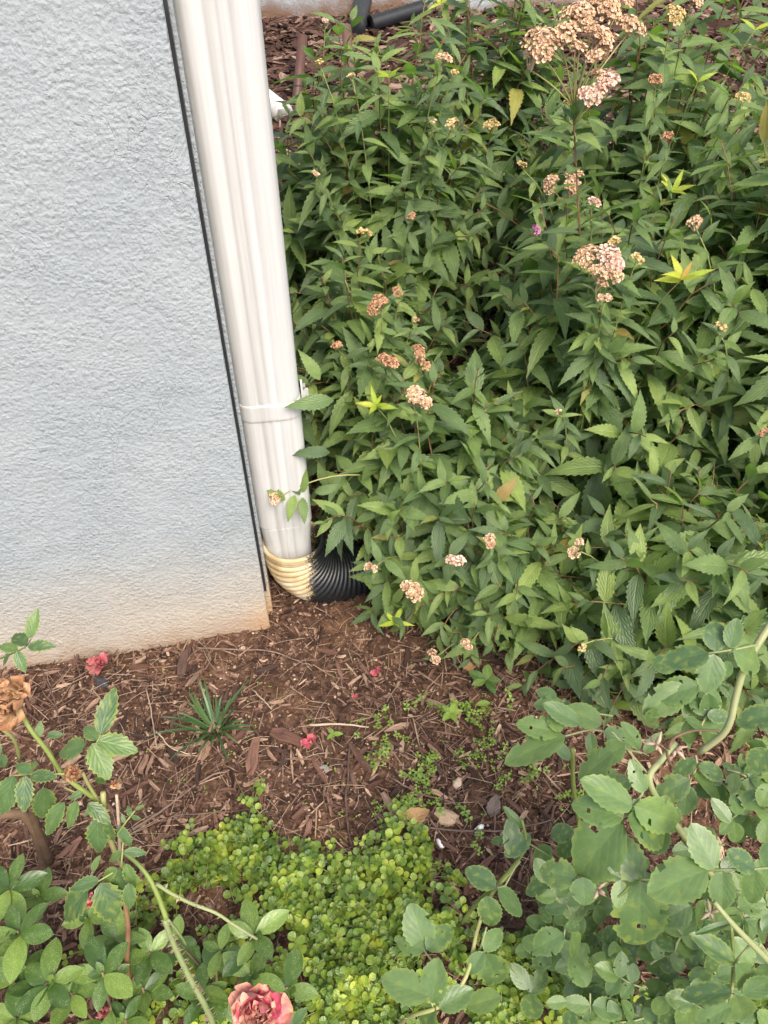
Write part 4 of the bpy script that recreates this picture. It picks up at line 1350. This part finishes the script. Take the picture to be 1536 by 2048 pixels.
def scatter(n, xy, L, W_, T_, lift, tilt, jitter=.14):
    """chips: n x 2 places, arrays of sizes"""
    V = np.repeat(CH_V[None], n, 0) + rng.normal(0, jitter, (n, 16, 3)) * np.array([.25, 1, 1])
    bend = rng.normal(0, .12, n)
    V[:, :, 1] += (bend[:, None] * (V[:, :, 0] ** 2 * 4)) * 1.2
    V = V * np.stack([L, W_, T_], 1)[:, None]
    Rm = rot(rng.uniform(0, 2 * PI, n), rng.normal(0, tilt, n), rng.normal(0, .5, n))
    V = np.einsum('nij,nkj->nki', Rm, V)
    z = gz(xy[:, 0], xy[:, 1]) + lift
    V += np.stack([xy[:, 0], xy[:, 1], z], 1)[:, None]
    Fa = (CH_F[None] + (np.arange(n) * 16)[:, None, None]).reshape(-1, 4)
    U = np.tile(CH_U, (n, 1)) + np.repeat(rng.uniform(0, 50, (n, 2)), 16, 0)
    return V.reshape(-1, 3), Fa, U
def in_wall(xy):
    q_ = xy - A1[:2]
    return (q_ @ WD[:2] < 0) & (q_ @ WN[:2] < 0)
def places(n, x0, x1, y0, y1):
    xy = np.stack([rng.uniform(x0, x1, n), rng.uniform(y0, y1, n)], 1)
    return xy[~in_wall(xy)]
def join(parts):
    V, Fa, U, c = [], [], [], 0
    for v, f_, u in parts:
        V.append(v); Fa.append(f_ + c); U.append(u); c += len(v)
    return np.vstack(V), np.vstack(Fa), np.vstack(U)
def bare(xy):
    """how sandy (chip free) a place is, 0..1"""
    a = vnoise(xy[:, 0], xy[:, 1], 7, 21) * .5 + .5
    c_ = G(620, 1330)[:2]
    d = np.hypot(xy[:, 0] - c_[0], (xy[:, 1] - c_[1]) * 1.2)
    return np.clip(a * .5 + np.exp(-(d / .16) ** 2) * .75, 0, 1)
def mulch():
    parts = []
    def put(n, L, W_, T_, lift, tilt, box=(-.95, 1.0, .05, 1.55), k=.8):
        xy = places(n, *box)
        xy = xy[rng.uniform(0, 1, len(xy)) > bare(xy) * k]
        m = len(xy)
        l = rng.uniform(*L, m) * rng.lognormal(0, .25, m)
        parts.append(scatter(m, xy, l, l * rng.uniform(*W_, m), l * rng.uniform(*T_, m), rng.uniform(*lift, m), tilt))
    put(52000, (.0018, .006), (.35, .9), (.3, .7), (-.001, .004), .5, k=.15)     # crumbs
    put(17000, (.008, .020), (.12, .32), (.08, .22), (.001, .007), .28)   # slivers
    put(2300, (.016, .034), (.12, .26), (.06, .15), (.003, .011), .22)    # shreds
    put(20000, (.012, .042), (.020, .05), (.020, .05), (.003, .012), .25, k=.4)     # fibres
    V, Fa, U = join(parts)
    tag(link_obj('mulch', mesh_np('mulch', V, Fa, M['mulch'], U, False)), kind='stuff', label='reddish brown shredded bark mulch covering the bed by the wall', cat='mulch')
    parts.clear()
    put(5000, (.02, .07), (.15, .4), (.06, .14), (.002, .018), .2, (-.6, 1.6, 1.55, 2.6), 0)
    put(9000, (.03, .09), (.15, .4), (.06, .14), (.002, .02), .2, (-.9, 2.6, 2.5, 5.0), 0)
    put(5000, (.04, .10), (.05, .1), (.05, .08), (.004, .02), .2, (-.9, 2.6, 2.0, 5.0), 0)
    V, Fa, U = join(parts)
    tag(link_obj('mulch', mesh_np('mulch', V, Fa, M['backmulch'], U, False)), kind='stuff', label='bark mulch coloured darker for shade on the rising ground before the house wall', cat='mulch')
mulch()
LM = [((541, 1257), 'the wall corner'), ((205, 1335), 'the fallen pink rose'), ((204, 1390), 'the shiny black scrap'), ((432, 1468), 'the strap leaved tuft'), ((648, 1541), 'the round grey pebble'),
      ((622, 1490), 'the orange red petal'), ((757, 1350), 'the red shrivelled petal'), ((890, 1637), 'the flat tan stone'), ((1040, 1521), 'the flat white scrap'), ((915, 1570), 'the oval brown pebble'),
      ((680, 1457), 'the straight pale stick'), ((660, 1200), 'the black drain elbow'), ((355, 1605), 'the thick dark slanting stick'), ((468, 1745), 'the half sunk grey stone'), ((88, 1720), 'the woody rose stem'),
      ((714, 1401), 'the dull red petal scrap'), ((902, 1440), 'the toothed weed seedling'), ((60, 1345), 'the wall foot under the rose sprig'), ((980, 1640), 'the grey brown dead leaf'), ((800, 1655), 'the curled tan dead leaf'), ((925, 1345), 'the brown leaf below the spirea'), ((735, 1850), 'the dark stick end'), ((970, 1375), 'the smooth leaved weed'), ((950, 1424), 'the single oval leaf'), ((525, 1405), 'the short straw bit'), ((668, 1482), 'the tiny weed seedling')]
ORD = ['nearest', 'second nearest', 'third nearest', 'fourth nearest', 'fifth nearest', 'sixth nearest', 'seventh nearest', 'eighth nearest', 'ninth nearest', 'tenth nearest', 'eleventh nearest', 'twelfth nearest', 'thirteenth nearest', 'fourteenth nearest', 'fifteenth nearest', 'sixteenth nearest', 'seventeenth nearest', 'eighteenth nearest', 'nineteenth nearest', 'twentieth nearest', 'twenty first nearest', 'twenty second nearest', 'twenty third nearest', 'twenty fourth nearest', 'twenty fifth nearest', 'twenty sixth nearest']
def name_by_rank(made, words, cat, group):
    """each label says which one: how near it lies to something one can find"""
    lmp = [(G(*a), t_) for a, t_ in LM]
    for o, p, col in made:
        best = None
        for q_, t_ in lmp:
            d0 = np.hypot(*(p - q_)[:2])
            r_ = sum(1 for _, p2, c2 in made if c2 == col and np.hypot(*(p2 - q_)[:2]) < d0 - 1e-9)
            if best is None or (r_, d0) < best[:2]: best = (r_, d0, t_)
        tag(o, words[col] + ' ' + ORD[min(best[0], 25)] + ' to ' + best[2], cat, group)
def chips():
    """the larger chips, each a thing"""
    meshes = []
    for k in range(10):
        v, f_, u = scatter(1, np.zeros((1, 2)), np.array([1.0]), np.array([1.0]), np.array([1.0]), np.zeros(1), 0, .12)
        V = np.array(CH_V) + rng.normal(0, .11, (16, 3)) * np.array([.3, 1, 1])
        meshes.append((V, CH_U + rng.uniform(0, 50, 2)))
    mk = {}
    made = []
    def chip(p, L, W_, T_, yaw, col, pitch=0, roll=0):
        k = (random.randrange(10), col)
        if k not in mk: mk[k] = mesh_np('wood_chip', meshes[k[0]][0], CH_F, M['chip_' + col], meshes[k[0]][1], False)
        o = link_obj('wood_chip', mk[k])
        o.location = Vector(p); o.scale = (L, W_, T_); o.rotation_euler = (roll, pitch, yaw)
        return o
    named = [((372, 1330), (378, 1310), 58, 16, 'dark', 'thick dark wood chip near the wall foot, beside a pale twig'), ((508, 1520), (512, 1490), 62, 24, 'red', 'long thick wood chip lying just past the strap leaved tuft'),
             ((575, 1482), (600, 1492), 55, 28, 'red', 'broad reddish wood chip lying crosswise between tuft and clover'), ((880, 1420), (890, 1425), 50, 14, 'tan', 'slim tan wood chip lying amid the clover')]
    for (x, y), (x2, y2), L, W_, col, lb in named:
        p, p2 = G(x, y), G(x2, y2)
        d = p2 - p
        dz = project(p)[2]
        o = chip(p + [0, 0, .011], L / F * dz * 1.25, W_ / F * dz, .010, math.atan2(d[1], d[0]), col)
        tag(o, lb, 'wood chip', 'wood chips on the mulch')
    while len(made) < 150:
        px, py = rnd(-10, 1150), rnd(1270, 1780)
        p = G(px, py)
        xy = p[:2][None]
        if in_wall(xy)[0] or in_wall(xy - WN[:2] * .02)[0] or abs(p[0] - PC[0] - .06) < .14 and abs(p[1] - PC[1]) < .07: continue
        if py > 1660 and 400 < px < 900: continue
        if random.random() < bare(xy)[0] * .9: continue
        L = rnd(.018, .044) * random.choice((.8, 1, 1, 1.25))
        col = random.choice(('dark', 'dark', 'red', 'red', 'red', 'dark', 'tan'))
        o = chip(p + [0, 0, rnd(.006, .013)], L, L * rnd(.12, .26), L * rnd(.1, .18), rnd(0, 6.28), col, rnd(-.2, .2), rnd(-.3, .3))
        made.append((o, p, col))
    name_by_rank(made, {'dark': 'dark brown bark chip', 'red': 'reddish brown wood chip', 'tan': 'pale tan wood chip'}, 'wood chip', 'wood chips on the mulch')
chips()

def ground_tube(name, pix, r, mat, label, cat='twig', lift=.010, group='twigs on the mulch', side=()):
    pts = [G(x, y) + [0, 0, lift + rnd(-.002, .004)] for x, y in pix]
    t = np.linspace(0, len(pts) - 1, (len(pts) - 1) * 4 + 1)
    P = np.array([[np.interp(k, range(len(pts)), [p[j] for p in pts]) for j in range(3)] for k in t])
    for _ in range(2): P[1:-1] = .5 * P[1:-1] + .25 * (P[:-2] + P[2:])
    P[1:-1] += rng.normal(0, .0007, P[1:-1].shape)
    b = MB().tube(P, np.linspace(r, r * .55, len(P)), 6)
    for s_ in side:
        q_ = [G(x, y) + [0, 0, lift] for x, y in s_]
        b.tube(q_, [r * .6] * (len(q_) - 1) + [r * .3], 5)
    o = b.build(name, M[mat])
    return tag(o, label, cat, group)
TW = [([(395, 1302), (440, 1306), (540, 1308), (590, 1325), (625, 1340)], .0018, 'twig', 'long thin grey twig running from the wall foot towards the drain elbow'),
      ([(85, 1342), (112, 1400), (122, 1445), (130, 1480)], .0015, 'twig', 'thin dark twig slanting away from the wall below the rose sprig'),
      ([(295, 1385), (308, 1440), (316, 1500)], .0012, 'paletwig', 'thin straw coloured stalk lying before the strap leaved tuft'),
      ([(315, 1470), (340, 1500), (375, 1515), (395, 1512)], .0012, 'paletwig', 'bent straw coloured stalk at the foot of the tuft'),
      ([(262, 1668), (310, 1640), (355, 1605), (420, 1560), (462, 1548)], .0026, 'twig', 'thick dark stick slanting up between creeping plant and tuft'),
      ([(270, 1672), (330, 1640), (380, 1635), (452, 1630), (500, 1625)], .0014, 'twig', 'thin black twig just above the yellow green creeping plant'),
      ([(700, 1495), (696, 1560), (692, 1620), (700, 1690), (722, 1735), (740, 1780)], .0022, 'twig', 'long dark twig dipping into the yellow green creeping plant'),
      ([(620, 1458), (680, 1456), (738, 1460)], .0024, 'paletwig', 'straight pale stick lying crosswise amid the mulch'),
      ([(842, 1662), (862, 1630), (890, 1590)], .0018, 'twig', 'short dark twig leaning at the tan stone'),
      ([(848, 1662), (920, 1670), (1010, 1668), (1100, 1648)], .0020, 'twig', 'dark twig running from the tan stone under the rose leaves'),
      ([(782, 1563), (830, 1590), (870, 1600), (925, 1620)], .0017, 'twig', 'dark twig lying among the clover'),
      ([(735, 1840), (750, 1870), (772, 1900)], .0030, 'twig', 'dark stick end poking out of the creeping plant'),
      ([(590, 1910), (625, 1930), (655, 1970), (662, 2048)], .0030, 'stem', 'reddish brown runner stem crossing the creeping plant'),
      ([(505, 1385), (530, 1410), (545, 1425)], .0016, 'paletwig', 'short straw bit on the sandy patch'),
      ([(1040, 1370), (1080, 1400), (1120, 1440)], .0014, 'twig', 'thin twig at the shaded foot of the spirea')]
for pix, r, mt, lb in TW: ground_tube('twig', pix, r, mt, lb)
def fine_twigs():
    b = MB()
    for k in range(420):
        px, py = rnd(0, 1200), rnd(1260, 1800)
        p = G(px, py)
        if in_wall(p[:2][None])[0]: continue
        a, L = rnd(0, 6.28), rnd(.02, .07)
        q_ = p + [math.cos(a) * L, math.sin(a) * L, rnd(0, .006)]
        if in_wall(q_[:2][None])[0]: continue
        mid = (p + q_) / 2 + [rnd(-.008, .008), rnd(-.008, .008), .005]
        P = bez(p + [0, 0, .008], mid + [0, 0, .008], q_ + [0, 0, .007], 5)
        b.tube(P, rnd(.0003, .0007), 3, False)
    tag(b.build('straw_bits', M['paletwig']), kind='stuff', label='fine straw and root fibres strewn over the mulch', cat='straw')
fine_twigs()

def rock(name, px, py, rx, ry, rz, mat, label, cat, seed, flat=False):
    r = np.random.default_rng(seed)
    p = G(px, py)
    V, Fa = [], []
    nu, nv = 9, 6
    ph = r.uniform(0, 6.28, 6)
    for j in range(nv + 1):
        th = PI * j / nv
        for i in range(nu):
            a = 2 * PI * i / nu
            k = 1 + .18 * math.sin(2 * a + ph[0]) + .12 * math.sin(3 * a + ph[1] + th) + r.uniform(-.07, .07)
            V.append((rx * k * math.sin(th) * math.cos(a), ry * k * math.sin(th) * math.sin(a), rz * math.cos(th) * (1 + .15 * math.sin(a + ph[2])) + rz * .5))
    for j in range(nv):
        for i in range(nu):
            Fa.append([j * nu + i, (j + 1) * nu + i, (j + 1) * nu + (i + 1) % nu, j * nu + (i + 1) % nu])
    o = link_obj(name, MB().add(V, Fa).data(name, M[mat], False))
    o.location = Vector(p + [0, 0, .002]); o.rotation_euler = (rnd(-.1, .1), rnd(-.1, .1), rnd(0, 6.28))
    return tag(o, label, cat)
rock('stone', 890, 1637, .020, .014, .008, 'stone', 'flat tan stone lying beside the brown leaf below the clover', 'stone', 1)
rock('pebble', 958, 1660, .009, .006, .006, 'whitestone', 'small white pebble between tan stone and rose leaves', 'pebble', 2)
rock('pebble', 880, 1690, .005, .008, .005, 'whitestone', 'tiny cream pebble at the edge of the creeping plant', 'pebble', 5)
rock('pebble', 648, 1541, .009, .008, .006, 'greystone', 'round grey pebble on the mulch near the wilted petal', 'pebble', 3)
rock('pebble', 485, 1301, .006, .006, .005, 'stone', 'round orange pebble near the corner of the wall', 'pebble', 6)
rock('pebble', 915, 1570, .011, .008, .006, 'stone', 'oval brown pebble between the two clover patches', 'pebble', 7)
rock('black_scrap', 204, 1367, .020, .009, .006, 'blackstone', 'shiny black plastic scrap lying below the fallen pink rose', 'scrap', 4)
rock('white_scrap', 1040, 1521, .019, .008, .004, 'whitestone', 'flat white scrap lying under the rose leaf by the clover', 'scrap', 8)
rock('stone', 468, 1745, .016, .014, .006, 'greystone', 'dark grey stone half sunk in the creeping plant', 'stone', 9)
def pebbles():
    b = MB()
    for k in range(420):
        px, py = rnd(200, 1150), rnd(1265, 1700)
        p = G(px, py)
        if in_wall(p[:2][None])[0]: continue
        r_ = rnd(.0012, .0034)
        c_ = p + [0, 0, .004]
        V = [c_ + np.array(v) * r_ * rnd(.7, 1.3) for v in ((1, 0, 0), (0, 1, 0), (-1, 0, 0), (0, -1, 0), (0, 0, .8), (0, 0, -.8))]
        b.add(V, [[0, 1, 4], [1, 2, 4], [2, 3, 4], [3, 0, 4], [1, 0, 5], [2, 1, 5], [3, 2, 5], [0, 3, 5]])
    tag(b.build('grit', M['stone']), kind='stuff', label='small tan grit scattered over the soil', cat='grit')
pebbles()
# fallen petals and rose
p = G(205, 1335) + [0, 0, .012]
fr = flower(None, p, unit(np.array([-.3, -.5, .75])), .025, 'wilted', 9, 1.3, 'fallen_rose', True, 'stem')
tag(fr, 'wilted pink rose fallen at the foot of the wall', 'flower')
b = MB().tube([p + [.01, 0, -.004]] + [G(x, y) + [0, 0, .008] for x, y in ((250, 1335), (290, 1341), (340, 1337))], .0016, 6)
link_obj('stalk', b.data('stalk', M['stem'], True, np.array(fr.location)), fr)
for px, py, s_, lb in ((757, 1350, .015, 'red shrivelled petal lying near the drooping spirea heads'), (622, 1490, .022, 'orange red wilted petal lying between tuft and clover'), (714, 1401, .010, 'small dull red petal scrap on the sandy mulch')):
    p = G(px, py) + [0, 0, .010]
    o = flower(None, p, unit(np.array([rnd(-.3, .3), -.2, 1])), s_, 'wilted', 4, 1.1, 'fallen_petal', True, 'stem')
    tag(o, lb, 'petal')
p = G(205, 2022)
flower(rc, PD(208, 2022, .97), unit(np.array([.2, -.4, 1])), .016, 'wilted', 9, .5, 'wilted_rose')
def dead_leaf(px, py, L, yaw, mat, label):
    V, Fa, UV = leaf_arrays(10, ro2_prof, .32, .08, .5, -.25, 5, .05, int(px))
    p = G(px, py) + [0, 0, .010]
    Mx = frame(p, [math.cos(yaw), math.sin(yaw), .05], [.1, -.1, 1], L)
    o = link_obj('dead_leaf', mesh_np('dead_leaf', V, Fa, M[mat], UV))
    o.matrix_basis = Matrix(Mx.tolist())
    tag(o, label, 'leaf')
M['deadleaf'] = leaf_mat('dead_leaf', [(0, (.22, .12, .05)), (1, (.34, .20, .09))], 6, .8, .5, .7, .1)
M['greydead'] = leaf_mat('grey_dead_leaf', [(0, (.11, .08, .065)), (1, (.16, .12, .10))], 6, .8, .5, .8, .05)
dead_leaf(800, 1655, .05, .35, 'deadleaf', 'curled tan dead leaf beside the flat tan stone')
dead_leaf(980, 1640, .035, 1.2, 'greydead', 'grey brown dead leaf under the rose shoot')
dead_leaf(585, 1772, .024, .8, 'deadleaf', 'pale tan dead leaf lying on the creeping plant')
dead_leaf(925, 1345, .03, .3, 'deadleaf', 'brown dead leaf at the foot of the spirea')

# ------------------------------------------------------------------ creeping ground cover
def disc_template():
    V, U = [(0, 0, 0)], [(.5, .5)]
    n = 9
    for k in range(n):
        a = 2 * PI * k / n
        r = 1 - .12 * (math.cos(a / 2) ** 20)
        V.append((r * math.sin(a), r * -math.cos(a), .32 * abs(math.sin(a)) - .12 * (math.cos(a) < -.5))); U.append((.5 + .5 * math.sin(a), .5 - .5 * math.cos(a)))
    return np.array(V), np.array([[0, 1 + k, 1 + (k + 1) % n] for k in range(n)]), np.array(U)
DV, DF, DU = disc_template()
def jenny():
    Vs, Fs, Us, c = [], [], [], 0
    stems = MB()
    poly = [(470, 1625), (520, 1640), (560, 1660), (640, 1680), (700, 1720), (735, 1650), (770, 1630), (800, 1690), (850, 1680), (905, 1770), (920, 1850), (1000, 1880), (1130, 1850), (1300, 1960), (1540, 1960), (1580, 2120), (230, 2120), (200, 1960), (230, 1850), (310, 1760), (400, 1720), (430, 1690)]
    def inside(x, y):
        r = False
        j = len(poly) - 1
        for i in range(len(poly)):
            (xi, yi), (xj, yj) = poly[i], poly[j]
            if (yi > y) != (yj > y) and x < (xj - xi) * (y - yi) / (yj - yi) + xi: r = not r
            j = i
        return r
    n = 0
    while n < 560:
        px, py = rnd(200, 1560), rnd(1620, 2110)
        if not inside(px, py): continue
        dens = 1.0 if px < 930 else .45
        if px < 420: dens = .6
        if random.random() > dens: continue
        p = G(px, py)
        if vnoise(p[0], p[1], 22, 77) < -.18 or vnoise(p[0], p[1], 9, 31) < -.35: continue
        n += 1
        a = rnd(0, 6.28)
        L = rnd(.04, .09)
        up = rnd(.01, .045)
        q_ = p + [math.cos(a) * L, math.sin(a) * L, 0]
        x2, y2, _ = project(q_)
        if not inside(x2, y2) and random.random() < .7: q_ = p + (p - q_) * .4
        P = bez(p + [0, 0, .004], (p + q_) / 2 + [0, 0, up * 1.6], q_ + [0, 0, up], 7)
        stems.tube(P, .0006, 3, False)
        side = unit(np.cross(q_ - p, [0, 0, 1]))
        m = int(L / .0092)
        for k in range(m):
            f = k / (m - 1)
            o_ = np.array([np.interp(f * 6, range(7), P[:, j]) for j in range(3)])
            s_ = rnd(.0036, .0070) * (1 - .35 * max(0, f - .7) / .3)
            t_ = unit(P[min(6, int(f * 6) + 1)] - P[max(0, int(f * 6) - 1)])
            sides = (side, -side) if k % 2 else (side * .6 + np.array([0, 0, .5]), -side * .6 + np.array([0, 0, .3]))
            for sd_ in sides:
                dr = unit(sd_ + .25 * t_ + np.array([0, 0, .2]) + jit(.15))
                nn = unit(np.array([0, -.1, 1]) + jit(.28))
                Mx = frame(o_ + dr * s_ * 1.05, dr, nn, s_)
                Vs.append(DV @ Mx[:3, :3].T + Mx[:3, 3]); Fs.append(DF + c); Us.append(DU); c += len(DV)
    o = tag(link_obj('creeping_jenny', mesh_np('creeping_jenny', np.vstack(Vs), np.vstack(Fs), M['jenny'], np.vstack(Us))), kind='stuff', label='yellow green round leaved creeping plant carpeting the mulch', cat='ground cover')
    tag(link_obj('runners', stems.data('runners', M['greenstem']), o), kind='stuff')
jenny()

# ------------------------------------------------------------------ clover and seedlings
def trefoil(b, p, s_, nrm, yaw):
    a0 = yaw
    x = unit(np.cross(nrm, [0, 1, .1])); y = np.cross(nrm, x)
    for k in range(3):
        a = a0 + k * 2 * PI / 3
        d = math.cos(a) * x + math.sin(a) * y
        e = np.cross(nrm, d)
        V = [p, p + s_ * (.55 * d + .38 * e) + nrm * s_ * .12, p + s_ * (1.0 * d + .5 * e) + nrm * s_ * .06, p + s_ * (1.12 * d + .2 * e), p + s_ * (.92 * d), p + s_ * (1.12 * d - .2 * e), p + s_ * (1.0 * d - .5 * e) + nrm * s_ * .06, p + s_ * (.55 * d - .38 * e) + nrm * s_ * .12]
        b.add(V, [[0, 1, 2, 3, 4], [0, 4, 5, 6, 7]], [(.5, 0), (.1, .5), (0, .9), (.3, 1), (.5, .9), (.7, 1), (1, .9), (.9, .5)])
def clover_proto(k):
    b = MB()
    for j in range(k):
        a, r = rnd(0, 6.28), (0 if j == 0 else rnd(.008, .018))
        p = np.array([r * math.cos(a), r * math.sin(a), rnd(.010, .022)])
        trefoil(b, p, rnd(.0055, .0085), unit(np.array([0, -.1, 1]) + jit(.2)), rnd(0, 6))
        b.tube([np.array([0, 0, -.003]), p * [.5, .5, .8], p], .0004, 3, False)
    return b.data('clover', M['clover'], False)
protos = [clover_proto(k) for k in (1, 2, 3, 3, 4, 5)]
cl_made = []
blobs = [(775, 1510, 35, 12), (850, 1545, 45, 20), (845, 1580, 40, 12), (950, 1530, 40, 14), (1000, 1470, 30, 8), (920, 1440, 25, 5), (835, 1420, 25, 6), (790, 1440, 25, 5), (1050, 1560, 50, 10), (830, 1640, 40, 9), (770, 1620, 30, 6), (900, 1620, 60, 5), (1120, 1600, 40, 8), (700, 1480, 60, 6), (960, 1380, 50, 4), (910, 1700, 50, 5), (940, 1490, 60, 10)]
for bx, by, sd_, n in blobs:
    for k in range(int(n * .5)):
        p = G(random.gauss(bx, sd_ * .6), random.gauss(by, sd_ * .5))
        o = link_obj('clover', random.choice(protos))
        o.location = Vector(p + [0, 0, .004]); o.rotation_euler = (0, 0, rnd(0, 6.28)); sc = rnd(.6, 1.0); o.scale = (sc, sc, sc)
        cl_made.append((o, p, 0))
name_by_rank(cl_made, {0: 'small three lobed clover'}, 'clover', 'clover sprouting from the mulch')
def seedlings():
    b = MB()
    for k in range(230):
        px, py = rnd(250, 1150), rnd(1330, 1800)
        if random.random() > (.25 + .75 * (px - 250) / 900): continue
        p = G(px, py) + [0, 0, .010]
        a = rnd(0, 6.28)
        for sd_ in (0, PI):
            d = np.array([math.cos(a + sd_), math.sin(a + sd_), .15]); e = np.array([-d[1], d[0], 0])
            s_ = rnd(.003, .0055)
            b.add([p, p + s_ * (.5 * d + .32 * e), p + s_ * d, p + s_ * (.5 * d - .32 * e)], [[0, 1, 2, 3]], [(.5, 0), (0, .5), (.5, 1), (1, .5)])
    tag(b.build('seedlings', M['clover'], None, False), kind='stuff', label='tiny paired seed leaves dotted over the mulch', cat='seedlings')
seedlings()
def weed(px, py, n, L, mat, kind, label):
    p = G(px, py)
    o = empty('weed_seedling', p, label, 'weed')
    org = np.array(o.location)
    top = p + [0, 0, .022]
    MB().tube([p - [0, 0, .004], top], .0008, 5).build('stem', M['greenstem'], o)
    for k in range(n):
        a = 2 * PI * k / n + rnd(-.2, .2)
        link_obj('leaf', tmesh(kind, random.randrange(3), mat), o, to_mat(frame(top, [math.cos(a), math.sin(a), .25], [0, -.1, 1], L * rnd(.8, 1.1), 1.0), org))
weed(902, 1440, 5, .022, 'clover', 'roseleft', 'bright green toothed weed seedling among the clover')
weed(668, 1482, 3, .016, 'clover', 'roseleft', 'tiny light green weed seedling beside the orange red petal')
weed(970, 1375, 5, .032, 'azalea', 'azalea', 'smooth leaved green weed at the foot of the spirea')
weed(950, 1424, 1, .024, 'clover', 'azalea', 'single oval pale green leaf upright in the mulch')
